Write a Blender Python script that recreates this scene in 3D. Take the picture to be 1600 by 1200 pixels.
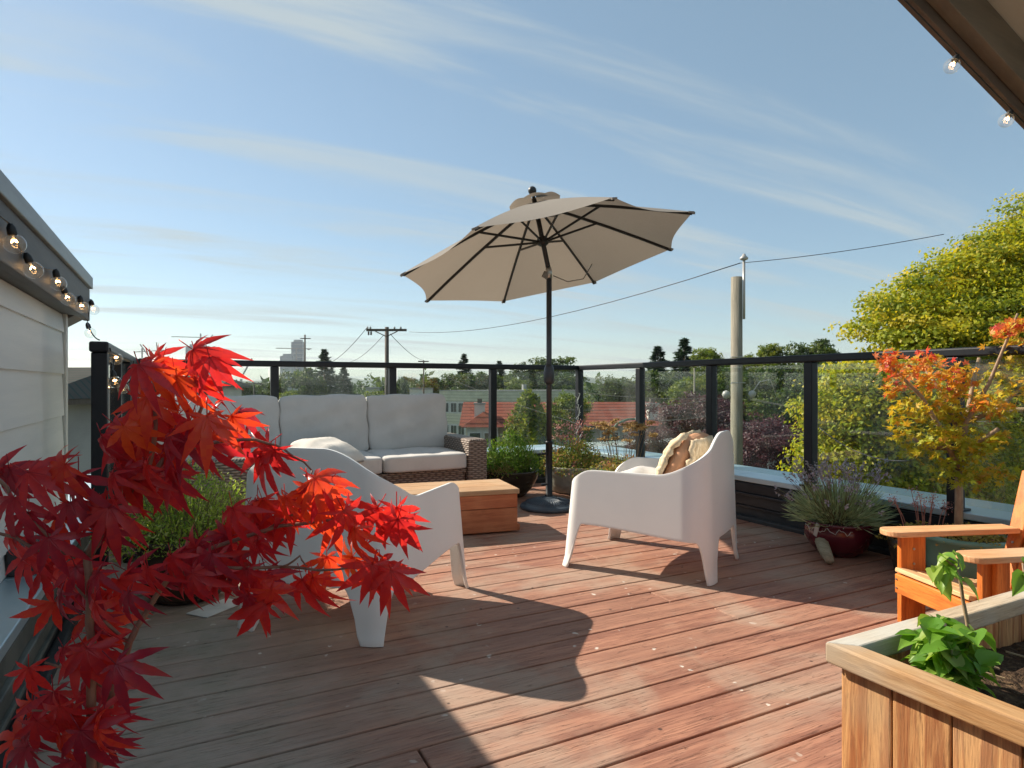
import bpy, bmesh, math, random
import numpy as np
from mathutils import Vector, Matrix

for o in list(bpy.data.objects): bpy.data.objects.remove(o)
scene = bpy.context.scene
COL = scene.collection
R = math.radians

# ---------------------------------------------------------------- camera
EYE = 0.97                      # camera height above the deck boards
YAW = R(27.2)                   # deck boards run along world X; camera looks 27 deg right of world Y
cam_d = bpy.data.cameras.new('camera'); cam = bpy.data.objects.new('camera', cam_d); COL.objects.link(cam)
cam.location = (0, 0, EYE); cam.rotation_euler = (R(90), 0, -YAW)
cam_d.sensor_width = 36; cam_d.lens = 22.5; cam_d.clip_start = 0.05; cam_d.clip_end = 20000
scene.camera = cam
CS, SN = math.cos(YAW), math.sin(YAW)
def C(X, Y, z=0.0):             # metres right of / ahead of the camera -> world
    return Vector((CS*X + SN*Y, -SN*X + CS*Y, z))
def PX(px, py, Y):              # sight line at distance Y -> world
    return C((px-800)/1000*Y, Y, EYE-(py-600)/1000*Y)

# ---------------------------------------------------------------- sun, sky, exposure
SUN_H = Vector((-0.74, 1.10, 0)); SUN_EL = math.atan(1/SUN_H.length)
sun_dir = Vector((SUN_H.x, SUN_H.y, 1.0)).normalized()
sd = bpy.data.lights.new('sun', 'SUN'); sd.energy = 4.3; sd.angle = R(0.55); sd.color = (1.0, 0.90, 0.76)
so = bpy.data.objects.new('sun', sd); COL.objects.link(so); so.rotation_euler = sun_dir.to_track_quat('Z', 'Y').to_euler()
so.location = (0, 0, 30)
world = bpy.data.worlds.new('World'); scene.world = world; world.use_nodes = True
wn = world.node_tree.nodes; wl = world.node_tree.links; wn.clear()
def wnode(t, **k):
    n = wn.new(t)
    for a, b in k.items(): setattr(n, a, b)
    return n
wout = wnode('ShaderNodeOutputWorld'); bg = wnode('ShaderNodeBackground'); bg.inputs['Strength'].default_value = 0.085
sky = wnode('ShaderNodeTexSky', sky_type='NISHITA', sun_disc=False)
sky.sun_elevation = SUN_EL; sky.sun_rotation = math.atan2(SUN_H.x, SUN_H.y)
sky.altitude = 60; sky.air_density = 1.0; sky.dust_density = 0.25; sky.ozone_density = 2.0
tc = wnode('ShaderNodeTexCoord'); sep = wnode('ShaderNodeSeparateXYZ'); wl.new(tc.outputs['Generated'], sep.inputs[0])
def wmath(op, a, b=None, clamp=False):
    n = wnode('ShaderNodeMath', operation=op, use_clamp=clamp)
    for i, v in enumerate((a, b)):
        if v is None: continue
        if isinstance(v, (int, float)): n.inputs[i].default_value = v
        else: wl.new(v, n.inputs[i])
    return n.outputs[0]
zz = wmath('ADD', wmath('MAXIMUM', sep.outputs['Z'], 0.0), 0.12)
comb = wnode('ShaderNodeCombineXYZ'); wl.new(wmath('DIVIDE', sep.outputs['X'], zz), comb.inputs[0]); wl.new(wmath('DIVIDE', sep.outputs['Y'], zz), comb.inputs[1])
mp = wnode('ShaderNodeMapping'); mp.inputs['Rotation'].default_value = (0, 0, R(-28)); mp.inputs['Scale'].default_value = (0.34, 2.2, 1)
mp.inputs['Location'].default_value = (3.1, 1.3, 0)
wl.new(comb.outputs[0], mp.inputs['Vector'])
def wnoise(scale, detail, dist, vec):
    n = wnode('ShaderNodeTexNoise'); n.inputs['Scale'].default_value = scale; n.inputs['Detail'].default_value = detail
    n.inputs['Roughness'].default_value = 0.58; n.inputs['Distortion'].default_value = dist; wl.new(vec, n.inputs['Vector']); return n.outputs['Fac']
n1 = wnoise(1.25, 9, 0.55, mp.outputs[0]); n2 = wnoise(0.55, 3, 0.2, mp.outputs[0])
def wramp(f, a, b):
    n = wnode('ShaderNodeMapRange', interpolation_type='SMOOTHSTEP'); n.inputs['From Min'].default_value = a; n.inputs['From Max'].default_value = b
    wl.new(f, n.inputs['Value']); return n.outputs[0]
cloud = wmath('MULTIPLY', wmath('MULTIPLY', wramp(n1, 0.45, 0.68), wramp(n2, 0.30, 0.56)), 0.85)
mixc = wnode('ShaderNodeMixRGB'); wl.new(cloud, mixc.inputs['Fac']); wl.new(sky.outputs[0], mixc.inputs[1]); mixc.inputs[2].default_value = (4.6, 4.7, 4.7, 1)
veil = wnode('ShaderNodeMixRGB'); veil.inputs['Fac'].default_value = 0.48; wl.new(mixc.outputs[0], veil.inputs[1]); veil.inputs[2].default_value = (1.75, 2.55, 2.75, 1)   # thin even cirrostratus
wl.new(veil.outputs[0], bg.inputs['Color']); wl.new(bg.outputs[0], wout.inputs['Surface'])
scene.view_settings.view_transform = 'Standard'; scene.view_settings.look = 'None'
scene.view_settings.exposure = 1.0; scene.view_settings.gamma = 1.0; scene.view_settings.use_curve_mapping = False

# ---------------------------------------------------------------- materials
class NT:
    def __init__(s, name):
        s.m = bpy.data.materials.new(name); s.m.use_nodes = True; s.n = s.m.node_tree.nodes; s.l = s.m.node_tree.links; s.n.clear()
        s.out = s.n.new('ShaderNodeOutputMaterial')
    def node(s, t, ins=None, **k):
        n = s.n.new(t)
        for a, b in k.items(): setattr(n, a, b)
        for a, b in (ins or {}).items(): s.put(n.inputs[a], b)
        return n
    def put(s, sock, v):
        if isinstance(v, bpy.types.NodeSocket): s.l.new(v, sock)
        else:
            if isinstance(v, tuple) and len(v) == 3 and sock.type == 'RGBA': v = v + (1,)
            sock.default_value = v
    def math(s, op, a, b=0.0, clamp=False):
        return s.node('ShaderNodeMath', {0: a, 1: b}, operation=op, use_clamp=clamp).outputs[0]
    def coords(s, kind='Object', scale=(1,1,1), rand=True):
        t = s.node('ShaderNodeTexCoord').outputs[kind] if kind != 'World' else s.node('ShaderNodeNewGeometry').outputs['Position']
        if rand:
            oi = s.node('ShaderNodeObjectInfo'); r = s.math('MULTIPLY', oi.outputs['Random'], 37.0)
            t = s.node('ShaderNodeVectorMath', {0: t, 1: s.node('ShaderNodeCombineXYZ', {0: r, 1: r, 2: r}).outputs[0]}, operation='ADD').outputs[0]
        return s.node('ShaderNodeMapping', {'Vector': t, 'Scale': scale}).outputs[0]
    def noise(s, vec, scale, detail=4, rough=0.55, dist=0.0):
        return s.node('ShaderNodeTexNoise', {'Vector': vec, 'Scale': scale, 'Detail': detail, 'Roughness': rough, 'Distortion': dist}).outputs['Fac']
    def ramp(s, f, a, b): return s.node('ShaderNodeMapRange', {'Value': f, 'From Min': a, 'From Max': b}, interpolation_type='SMOOTHSTEP').outputs[0]
    def mix(s, f, a, b, blend='MIX'): return s.node('ShaderNodeMixRGB', {'Fac': f, 1: a, 2: b}, blend_type=blend).outputs[0]
    def bump(s, h, strength=0.3, dist=0.01): return s.node('ShaderNodeBump', {'Height': h, 'Strength': strength, 'Distance': dist}).outputs[0]
    def bsdf(s, color, rough=0.6, metallic=0.0, normal=None, spec=0.5, **ex):
        p = s.node('ShaderNodeBsdfPrincipled', {'Base Color': color, 'Roughness': rough, 'Metallic': metallic, 'Specular IOR Level': spec})
        if normal is not None: s.l.new(normal, p.inputs['Normal'])
        for a, b in ex.items(): s.put(p.inputs[a], b)
        return p
    def done(s, sh): s.l.new(sh.outputs[0] if hasattr(sh, 'outputs') else sh, s.out.inputs['Surface']); return s.m
def gray(v): return (v, v, v)
def simple(name, c1, c2=None, scale=8.0, stretch=(1,1,1), rough=0.6, bump=0.1, bscale=None, metallic=0.0, spec=0.5, lo=0.35, hi=0.65, dist=0.004, detail=5, rvar=0.1):
    t = NT(name); v = t.coords('Object', stretch); n = t.noise(v, scale, detail)
    c2 = c2 or tuple(x*0.8 for x in c1)
    col = t.mix(t.ramp(n, lo, hi), c1, c2)
    nb = t.noise(v, bscale or scale*5, 5)
    rr = t.math('ADD', rough-rvar/2, t.math('MULTIPLY', nb, rvar))
    return t.done(t.bsdf(col, rr, metallic, t.bump(nb, bump, dist), spec))
def wood(name, c1, c2, c3, along=(1,0,0), rough=0.55, weather=None, wamt=0.5, spec=0.35, ring=14, bump=0.35):
    t = NT(name); st = tuple(0.9 if a else 12.0 for a in along)
    v = t.coords('Object', st); v2 = t.coords('Object', (1,1,1))
    g = t.noise(v, 3.2, 7, 0.62, 0.6); fine = t.noise(v, ring, 4, 0.7)
    big = t.noise(v2, 3.0, 3)
    oi = t.node('ShaderNodeObjectInfo').outputs['Random']
    col = t.mix(t.ramp(g, 0.38, 0.62), c1, c2)
    col = t.mix(t.math('MULTIPLY', t.ramp(fine, 0.47, 0.72), 0.7), col, c3)
    knot = t.node('ShaderNodeTexVoronoi', {'Vector': t.coords('Object', tuple(1.0 if a else 2.6 for a in along)), 'Scale': 2.1}).outputs['Distance']
    col = t.mix(t.math('MULTIPLY', t.ramp(knot, 0.085, 0.03), 0.75), col, tuple(x*0.35 for x in c3))
    if weather: col = t.mix(t.math('MULTIPLY', t.ramp(big, 0.45, 0.7), wamt), col, weather)
    col = t.mix(1.0, col, t.node('ShaderNodeCombineColor', {0: t.math('ADD', 0.78, t.math('MULTIPLY', oi, 0.42)), 1: t.math('ADD', 0.80, t.math('MULTIPLY', oi, 0.36)), 2: t.math('ADD', 0.82, t.math('MULTIPLY', oi, 0.30))}).outputs[0], 'MULTIPLY')
    return t.done(t.bsdf(col, t.math('ADD', rough-0.1, t.math('MULTIPLY', big, 0.25)), 0, t.bump(t.math('ADD', g, t.math('MULTIPLY', fine, 0.5)), bump, 0.004), spec))
def leafmat(name, cols, trans=0.45, rough=0.5, spec=0.3, tc=None):
    """cols: ramp along the per-leaf tint attribute"""
    t = NT(name); a = t.node('ShaderNodeAttribute', attribute_name='tint').outputs['Fac']
    rp = t.node('ShaderNodeValToRGB', {'Fac': a}); cr = rp.color_ramp
    while len(cr.elements) < len(cols): cr.elements.new(0.5)
    for i, c in enumerate(cols): cr.elements[i].position = i/(len(cols)-1); cr.elements[i].color = c + (1,)
    col = rp.outputs[0]
    p = t.bsdf(col, rough, 0, None, spec)
    tcol = t.mix(1.0, col, tc or (1.5, 1.5, 0.8), 'MULTIPLY')
    tr = t.node('ShaderNodeBsdfTranslucent', {'Color': tcol})
    return t.done(t.node('ShaderNodeMixShader', {'Fac': trans, 1: p.outputs[0], 2: tr.outputs[0]}))
def glassmat(name, tint=(0.93, 0.96, 0.95), ior=1.5, smudge=0.0):
    t = NT(name)
    fc = t.node('ShaderNodeLayerWeight', {'Blend': 0.5}).outputs['Facing']; lw = t.math('ADD', 0.035, t.math('MULTIPLY', t.math('POWER', fc, 5.0), 0.9), True)
    tr = t.node('ShaderNodeBsdfTransparent', {'Color': tint}); gl = t.node('ShaderNodeBsdfGlossy', {'Color': gray(1.0), 'Roughness': 0.0})
    sh = t.node('ShaderNodeMixShader', {'Fac': lw, 1: tr.outputs[0], 2: gl.outputs[0]})
    if smudge:
        n = t.noise(t.coords('Object', (1,1,1)), 2.3, 6, 0.6, 0.8)
        df = t.node('ShaderNodeBsdfDiffuse', {'Color': (0.75, 0.78, 0.76)})
        sh = t.node('ShaderNodeMixShader', {'Fac': t.math('MULTIPLY', t.ramp(n, 0.35, 0.8), smudge), 1: sh.outputs[0], 2: df.outputs[0]})
    return t.done(sh)

M = {}
def deck_mat():
    t = NT('deck_stain'); v = t.coords('Object', (0.8, 9.0, 9.0)); w = t.coords('World', (1,1,1), rand=False)
    wd = t.node('ShaderNodeVectorMath', {0: w, 1: t.node('ShaderNodeVectorMath', {0: t.node('ShaderNodeTexNoise', {'Vector': w, 'Scale': 21.0, 'Detail': 3.0}).outputs['Color'], 1: (0.055, 0.055, 0.0)}, operation='MULTIPLY').outputs[0]}, operation='ADD').outputs[0]
    g = t.noise(v, 3.0, 7, 0.62, 0.5); fine = t.noise(v, 16, 4, 0.7); big = t.noise(w, 1.7, 5, 0.6, 0.4); mid = t.noise(w, 6.0, 6, 0.65)
    oi = t.node('ShaderNodeObjectInfo').outputs['Random']
    col = t.mix(t.ramp(g, 0.38, 0.62), (0.40, 0.190, 0.122), (0.25, 0.108, 0.072))
    col = t.mix(t.math('MULTIPLY', t.ramp(fine, 0.48, 0.75), 0.7), col, (0.15, 0.066, 0.048))
    col = t.mix(t.math('MULTIPLY', oi, 0.5), col, (0.36, 0.19, 0.125))
    col = t.mix(t.math('MULTIPLY', t.ramp(big, 0.44, 0.66), 0.7), col, (0.40, 0.275, 0.20))      # worn, faded stain
    ux = t.node('ShaderNodeSeparateXYZ', {0: w}).outputs[0]                                        # bare grey damp boards beside the left wall, paled to lift its shade
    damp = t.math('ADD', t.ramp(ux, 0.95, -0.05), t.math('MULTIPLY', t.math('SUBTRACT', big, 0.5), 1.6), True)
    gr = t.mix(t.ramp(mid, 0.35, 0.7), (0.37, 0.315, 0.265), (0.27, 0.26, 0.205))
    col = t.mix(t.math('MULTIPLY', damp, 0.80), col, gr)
    vo = t.node('ShaderNodeTexVoronoi', {'Vector': wd, 'Scale': 21.0, 'Randomness': 1.0})
    sp = t.math('MULTIPLY', t.ramp(t.math('ADD', vo.outputs['Distance'], t.math('MULTIPLY', mid, 0.16)), 0.29, 0.20), t.ramp(t.noise(w, 2.3, 4), 0.50, 0.62))
    sp = t.math('MULTIPLY', sp, t.math('GREATER_THAN', t.node('ShaderNodeSeparateColor', {0: vo.outputs['Color']}).outputs[0], 0.62))
    col = t.mix(t.math('MULTIPLY', sp, 0.85), col, (0.70, 0.64, 0.56))                              # lichen and dropping flecks
    vd = t.node('ShaderNodeTexVoronoi', {'Vector': w, 'Scale': 7.0}).outputs['Distance']
    col = t.mix(t.math('MULTIPLY', t.ramp(vd, 0.06, 0.03), 0.85), col, (0.05, 0.03, 0.025))         # knots
    crack = t.noise(t.coords('Object', (0.5, 14.0, 14.0)), 5.0, 3, 0.5, 0.3)
    ck = t.ramp(t.math('ABSOLUTE', t.math('SUBTRACT', crack, 0.5)), 0.012, 0.0)
    col = t.mix(t.math('MULTIPLY', t.math('MULTIPLY', ck, t.ramp(mid, 0.46, 0.62)), 0.6), col, (0.07, 0.03, 0.022))
    h = t.math('ADD', t.math('ADD', g, t.math('MULTIPLY', fine, 0.6)), t.math('MULTIPLY', ck, -1.0))
    return t.done(t.bsdf(col, t.math('ADD', 0.52, t.math('MULTIPLY', big, 0.25)), 0, t.bump(h, 0.7, 0.004), 0.35))
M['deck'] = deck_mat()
M['membrane'] = simple('roof_membrane', (0.020, 0.022, 0.024), (0.035, 0.036, 0.037), 5, rough=0.65, bump=0.2)
M['curb'] = simple('black_curb_metal', (0.008, 0.009, 0.012), (0.018, 0.019, 0.022), 4, (1, 1, 6), rough=0.45, bump=0.08, spec=0.35)
M['curb_grey'] = simple('weathered_curb', (0.12, 0.125, 0.105), (0.055, 0.06, 0.052), 5, (1, 1, 0.6), rough=0.55, bump=0.15, spec=0.4)
M['cap'] = simple('zinc_cap', (0.40, 0.52, 0.58), (0.46, 0.56, 0.60), 3.5, rough=0.36, bump=0.06, metallic=0.55, spec=0.5)
M['black_metal'] = simple('black_powdercoat', (0.007, 0.008, 0.011), (0.010, 0.011, 0.014), 14, rough=0.42, bump=0.05, spec=0.35)
M['glass'] = glassmat('railing_glass', (0.93, 0.965, 0.95), 1.45, 0.055)
M['bulb_glass'] = glassmat('bulb_glass', (0.95, 0.95, 0.94), 1.5, 0.14)
M['white_plastic'] = simple('white_polypropylene', (0.80, 0.79, 0.765), (0.76, 0.755, 0.735), 3, rough=0.38, bump=0.04, bscale=160, spec=0.45, dist=0.001)
M['cushion'] = simple('cushion_canvas', (0.60, 0.575, 0.545), (0.545, 0.525, 0.50), 5, rough=0.9, bump=0.25, bscale=45, spec=0.15, dist=0.004)
M['pillow'] = simple('pillow_cotton', (0.70, 0.66, 0.60), (0.60, 0.56, 0.50), 7, rough=0.92, bump=0.3, bscale=70, spec=0.1)
M['piping'] = simple('pillow_piping', (0.30, 0.28, 0.25), None, 20, rough=0.9)
M['knit'] = simple('cream_knit', (0.74, 0.60, 0.42), (0.62, 0.48, 0.31), 22, rough=0.95, bump=0.5, bscale=90, spec=0.1)
M['tan'] = simple('tan_cloth', (0.62, 0.33, 0.19), (0.55, 0.28, 0.16), 9, rough=0.9, bump=0.25, spec=0.1)
M['cedar'] = wood('cedar_stain', (0.66, 0.21, 0.040), (0.52, 0.135, 0.022), (0.33, 0.08, 0.016), (0, 1, 0), rough=0.45, weather=(0.62, 0.33, 0.16), wamt=0.3)
M['cedar_up'] = wood('cedar_stain_upright', (0.66, 0.20, 0.035), (0.50, 0.13, 0.020), (0.33, 0.08, 0.016), (0, 0, 1), rough=0.45)
M['cedar_pale'] = wood('cedar_worn', (0.62, 0.36, 0.185), (0.50, 0.26, 0.12), (0.34, 0.17, 0.08), (0, 1, 0), rough=0.6, weather=(0.55, 0.40, 0.26), wamt=0.5)
M['cedar_x'] = wood('cedar_apron', (0.66, 0.22, 0.040), (0.54, 0.15, 0.026), (0.33, 0.08, 0.016), (1, 0, 0), rough=0.45)
M['cedar_pale_x'] = wood('cedar_worn_seat', (0.66, 0.42, 0.20), (0.52, 0.29, 0.12), (0.36, 0.18, 0.08), (1, 0, 0), rough=0.6, weather=(0.6, 0.45, 0.28), wamt=0.5)
M['box_side'] = wood('crate_stain', (0.42, 0.145, 0.062), (0.33, 0.10, 0.042), (0.20, 0.06, 0.03), (1, 0, 0), rough=0.55, ring=20, weather=(0.50, 0.21, 0.10), wamt=0.6)
M['box_top'] = wood('crate_top', (0.52, 0.33, 0.18), (0.43, 0.25, 0.13), (0.28, 0.15, 0.08), (1, 0, 0), rough=0.6, weather=(0.50, 0.38, 0.25), wamt=0.5)
M['rim_wood'] = wood('planter_rim', (0.46, 0.37, 0.26), (0.37, 0.29, 0.20), (0.22, 0.16, 0.11), (1, 0, 0), rough=0.7, weather=(0.43, 0.42, 0.38), wamt=1.0, bump=0.6)
M['rim_wood_y'] = wood('planter_rim_front', (0.60, 0.36, 0.17), (0.48, 0.25, 0.10), (0.28, 0.14, 0.06), (0, 1, 0), rough=0.65, weather=(0.50, 0.42, 0.32), wamt=0.7, bump=0.5)
M['planter'] = wood('planter_board', (0.60, 0.32, 0.13), (0.32, 0.115, 0.04), (0.17, 0.075, 0.035), (0, 0, 1), rough=0.6, weather=(0.40, 0.29, 0.17), wamt=0.6, ring=22, bump=0.6)
M['soil'] = simple('potting_soil', (0.055, 0.034, 0.022), (0.13, 0.085, 0.05), 55, rough=0.95, bump=1.0, bscale=60, dist=0.02, spec=0.1, lo=0.45, hi=0.7)
M['siding'] = simple('painted_siding', (0.72, 0.71, 0.665), (0.66, 0.655, 0.62), 2.5, (1, 0.4, 6), rough=0.6, bump=0.12, bscale=40)
M['trim'] = simple('corner_trim', (0.72, 0.70, 0.65), None, 6, rough=0.6)
M['fascia'] = simple('fascia_paint', (0.105, 0.100, 0.090), (0.075, 0.072, 0.066), 3, (1, 0.5, 3), rough=0.6, bump=0.25, bscale=30)
M['fascia_cap'] = simple('roof_edge_metal', (0.24, 0.26, 0.25), (0.19, 0.205, 0.20), 4, (1, 0.5, 4), rough=0.45, bump=0.12, metallic=0.2)
M['beam'] = simple('brown_beam', (0.14, 0.092, 0.066), (0.105, 0.072, 0.052), 4, (0.6, 4, 4), rough=0.6, bump=0.3, bscale=24)
M['beam2'] = simple('brown_beam_board', (0.20, 0.155, 0.112), (0.15, 0.115, 0.083), 3, (0.6, 4, 4), rough=0.65, bump=0.3, bscale=24)
M['soffit'] = simple('soffit_paint', (0.58, 0.55, 0.47), None, 4, rough=0.7)
def canopy_mat():
    t = NT('canopy_cloth'); v = t.coords('Object', (1, 1, 1), False)
    n = t.noise(v, 3.0, 5); th = t.noise(t.coords('Object', (60, 8, 60), False), 4.0, 3, 0.7)
    col = t.mix(n, (0.255, 0.235, 0.21), (0.31, 0.285, 0.255)); col = t.mix(t.math('MULTIPLY', t.ramp(th, 0.4, 0.7), 0.45), col, (0.22, 0.19, 0.16))
    p = t.bsdf(col, 0.9, 0, t.bump(th, 0.2, 0.002), 0.1); tr = t.node('ShaderNodeBsdfTranslucent', {'Color': (0.40, 0.33, 0.26)})
    return t.done(t.node('ShaderNodeMixShader', {'Fac': 0.22, 1: p.outputs[0], 2: tr.outputs[0]}))
M['canopy'] = canopy_mat()
M['pole'] = simple('umbrella_pole', (0.034, 0.034, 0.038), (0.042, 0.042, 0.046), 10, rough=0.4, bump=0.04)
M['rib'] = simple('umbrella_rib', (0.018, 0.016, 0.016), None, 10, rough=0.45, bump=0.04)
M['base_iron'] = simple('base_cast_resin', (0.055, 0.075, 0.095), (0.045, 0.06, 0.078), 10, rough=0.42, bump=0.08)
M['steel'] = simple('bare_steel', (0.45, 0.44, 0.42), None, 12, rough=0.3, metallic=0.9)
M['maroon'] = simple('maroon_glaze', (0.10, 0.008, 0.018), (0.07, 0.006, 0.014), 5, rough=0.16, bump=0.06, bscale=9, spec=0.6)
M['dark_glaze'] = simple('dark_glaze', (0.030, 0.016, 0.013), (0.05, 0.03, 0.02), 6, rough=0.2, bump=0.06, bscale=9, spec=0.55)
M['bowl_glaze'] = simple('olive_brown_glaze', (0.050, 0.045, 0.028), (0.028, 0.022, 0.016), 5, (1, 1, 3), rough=0.22, bump=0.08, bscale=12, spec=0.5)
M['pale_pot'] = simple('pale_stone_pot', (0.36, 0.345, 0.29), (0.30, 0.29, 0.245), 5, rough=0.75, bump=0.25)
M['celadon'] = simple('celadon_glaze', (0.17, 0.31, 0.22), (0.13, 0.25, 0.18), 5, rough=0.3, bump=0.06)
M['driftwood'] = wood('driftwood', (0.42, 0.38, 0.27), (0.30, 0.27, 0.18), (0.16, 0.14, 0.09), (0, 1, 0), rough=0.8, bump=0.8)
M['tag'] = simple('plant_tag', (0.55, 0.53, 0.50), None, 12, rough=0.5)
M['paper'] = simple('paper', (0.72, 0.72, 0.70), None, 12, rough=0.6)
M['bark'] = simple('bark', (0.13, 0.095, 0.065), (0.075, 0.055, 0.04), 9, (3, 3, 0.6), rough=0.9, bump=0.7, dist=0.02)
M['young_bark'] = simple('young_bark', (0.36, 0.25, 0.15), (0.26, 0.165, 0.10), 20, (3, 3, 1), rough=0.7, bump=0.3)
M['maple_bark'] = simple('maple_bark', (0.26, 0.135, 0.085), (0.16, 0.075, 0.055), 20, (3, 3, 1), rough=0.55, bump=0.25)
M['pole_wood'] = simple('utility_pole_wood', (0.275, 0.245, 0.185), (0.20, 0.18, 0.135), 4, (6, 6, 0.5), rough=0.85, bump=0.5, dist=0.02)
M['pole_dark'] = simple('old_pole_wood', (0.115, 0.092, 0.072), (0.085, 0.068, 0.055), 4, (6, 6, 0.5), rough=0.85, bump=0.4, dist=0.02)
M['cable'] = simple('cable', (0.02, 0.02, 0.022), None, 4, rough=0.6)
M['porcelain'] = simple('porcelain', (0.45, 0.43, 0.40), None, 6, rough=0.3)
def wicker_mat():
    t = NT('wicker'); o = t.node('ShaderNodeTexCoord').outputs['Object']; s = t.node('ShaderNodeSeparateXYZ', {0: o})
    nrm = t.node('ShaderNodeSeparateXYZ', {0: t.node('ShaderNodeTexCoord').outputs['Normal']})
    up = t.math('GREATER_THAN', t.math('ABSOLUTE', nrm.outputs[2]), 0.7)
    a = t.math('ADD', s.outputs[0], s.outputs[1])
    b = t.math('ADD', t.math('MULTIPLY', s.outputs[2], t.math('SUBTRACT', 1.0, up)), t.math('MULTIPLY', t.math('SUBTRACT', s.outputs[1], s.outputs[0]), t.math('MULTIPLY', up, 0.9)))
    row = t.math('FLOOR', t.math('MULTIPLY', b, 62.0)); odd = t.math('MODULO', t.math('ABSOLUTE', row), 2.0)
    ph = t.math('ADD', t.math('MULTIPLY', a, 110.0), t.math('MULTIPLY', odd, math.pi))
    over = t.math('ADD', t.math('MULTIPLY', t.math('SINE', ph), 0.5), 0.5)
    strand = t.math('ABSOLUTE', t.math('SINE', t.math('MULTIPLY', b, 62.0*math.pi)))
    h = t.math('MULTIPLY', t.math('POWER', strand, 0.6), t.math('ADD', 0.35, t.math('MULTIPLY', over, 0.65)))
    n = t.noise(t.node('ShaderNodeMapping', {'Vector': o, 'Scale': (3, 3, 40)}).outputs[0], 3, 4)
    col = t.mix(t.ramp(h, 0.1, 0.75), (0.075, 0.052, 0.040), t.mix(n, (0.40, 0.31, 0.245), (0.27, 0.205, 0.16)))
    return t.done(t.bsdf(col, 0.5, 0, t.bump(h, 0.9, 0.008), 0.35))
M['wicker'] = wicker_mat()
def emis(name, col, s):
    t = NT(name); return t.done(t.node('ShaderNodeEmission', {'Color': col, 'Strength': s}))
M['filament'] = emis('filament', (1.0, 0.55, 0.2), 14.0)
M['socket'] = simple('socket_black', (0.015, 0.015, 0.016), None, 10, rough=0.5)
# foliage
M['lf_red'] = leafmat('red_maple_leaf', [(0.23, 0.022, 0.052), (0.38, 0.022, 0.044), (0.54, 0.034, 0.032), (0.62, 0.095, 0.024)], 0.46, 0.32, 0.55, (1.7, 1.2, 0.8))
M['lf_yel'] = leafmat('autumn_yellow_leaf', [(0.08, 0.13, 0.015), (0.22, 0.28, 0.022), (0.38, 0.39, 0.03), (0.48, 0.40, 0.03)], 0.46, 0.5, 0.25, (1.6, 1.4, 0.6))
M['lf_mapl'] = leafmat('little_maple_leaf', [(0.30, 0.36, 0.03), (0.52, 0.44, 0.035), (0.58, 0.27, 0.05), (0.56, 0.07, 0.07)], 0.42, 0.5, 0.3, (1.7, 1.3, 0.8))
M['lf_green'] = leafmat('green_leaf', [(0.022, 0.045, 0.012), (0.045, 0.085, 0.016), (0.085, 0.12, 0.02), (0.13, 0.15, 0.025)], 0.35, 0.5, 0.25)
M['lf_lime'] = leafmat('lime_leaf', [(0.05, 0.085, 0.012), (0.10, 0.15, 0.015), (0.17, 0.20, 0.02), (0.22, 0.22, 0.03)], 0.38, 0.5, 0.25)
M['lf_dark'] = leafmat('conifer_leaf', [(0.018, 0.042, 0.026), (0.032, 0.07, 0.036), (0.055, 0.095, 0.04)], 0.2, 0.6, 0.2)
M['lf_cedar'] = leafmat('golden_cedar_leaf', [(0.03, 0.06, 0.012), (0.08, 0.13, 0.014), (0.19, 0.22, 0.02), (0.26, 0.26, 0.03)], 0.3, 0.6, 0.2)
M['lf_plum'] = leafmat('purple_plum_leaf', [(0.035, 0.012, 0.020), (0.075, 0.022, 0.036), (0.12, 0.05, 0.06), (0.15, 0.10, 0.09)], 0.3, 0.5, 0.3, (1.4, 1.0, 1.0))
M['lf_herb'] = leafmat('herb_leaf', [(0.10, 0.19, 0.03), (0.20, 0.31, 0.045), (0.34, 0.42, 0.07), (0.55, 0.56, 0.25)], 0.45, 0.5, 0.25)
M['lf_bush'] = leafmat('bowl_plant_leaf', [(0.04, 0.10, 0.015), (0.08, 0.17, 0.02), (0.14, 0.23, 0.03), (0.22, 0.26, 0.05)], 0.4, 0.5, 0.3)
M['lf_mixed'] = leafmat('mixed_pot_leaf', [(0.06, 0.12, 0.025), (0.14, 0.20, 0.04), (0.28, 0.27, 0.06), (0.36, 0.20, 0.09), (0.42, 0.13, 0.11)], 0.4, 0.5, 0.25)
M['lf_lav'] = leafmat('lavender_leaf', [(0.22, 0.28, 0.16), (0.36, 0.42, 0.26), (0.50, 0.54, 0.37)], 0.35, 0.6, 0.2)
M['lf_lavf'] = leafmat('lavender_flower', [(0.30, 0.25, 0.30), (0.44, 0.38, 0.42), (0.55, 0.50, 0.48)], 0.2, 0.7, 0.1, (1, 1, 1))
M['lf_sedum'] = leafmat('sedum_leaf', [(0.20, 0.16, 0.04), (0.36, 0.28, 0.06), (0.45, 0.34, 0.08), (0.40, 0.17, 0.09)], 0.25, 0.5, 0.3)
M['lf_pink'] = leafmat('pink_flower', [(0.45, 0.13, 0.12), (0.62, 0.28, 0.24), (0.70, 0.45, 0.40)], 0.35, 0.6, 0.2, (1, 1, 1))
M['lf_dry'] = leafmat('dry_umbel', [(0.26, 0.16, 0.06), (0.40, 0.26, 0.10), (0.48, 0.36, 0.18)], 0.3, 0.8, 0.1, (1, 1, 1))
M['lf_basil'] = leafmat('planter_leaf', [(0.07, 0.18, 0.02), (0.12, 0.27, 0.03), (0.20, 0.36, 0.05), (0.36, 0.42, 0.09)], 0.42, 0.4, 0.35)
M['stem'] = simple('green_stem', (0.15, 0.17, 0.06), (0.22, 0.17, 0.08), 12, rough=0.7)
M['dry_stem'] = simple('dry_stem', (0.34, 0.25, 0.14), (0.25, 0.17, 0.09), 12, rough=0.8)
M['pink_stem'] = simple('pink_stem', (0.42, 0.17, 0.12), None, 12, rough=0.7)
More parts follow.
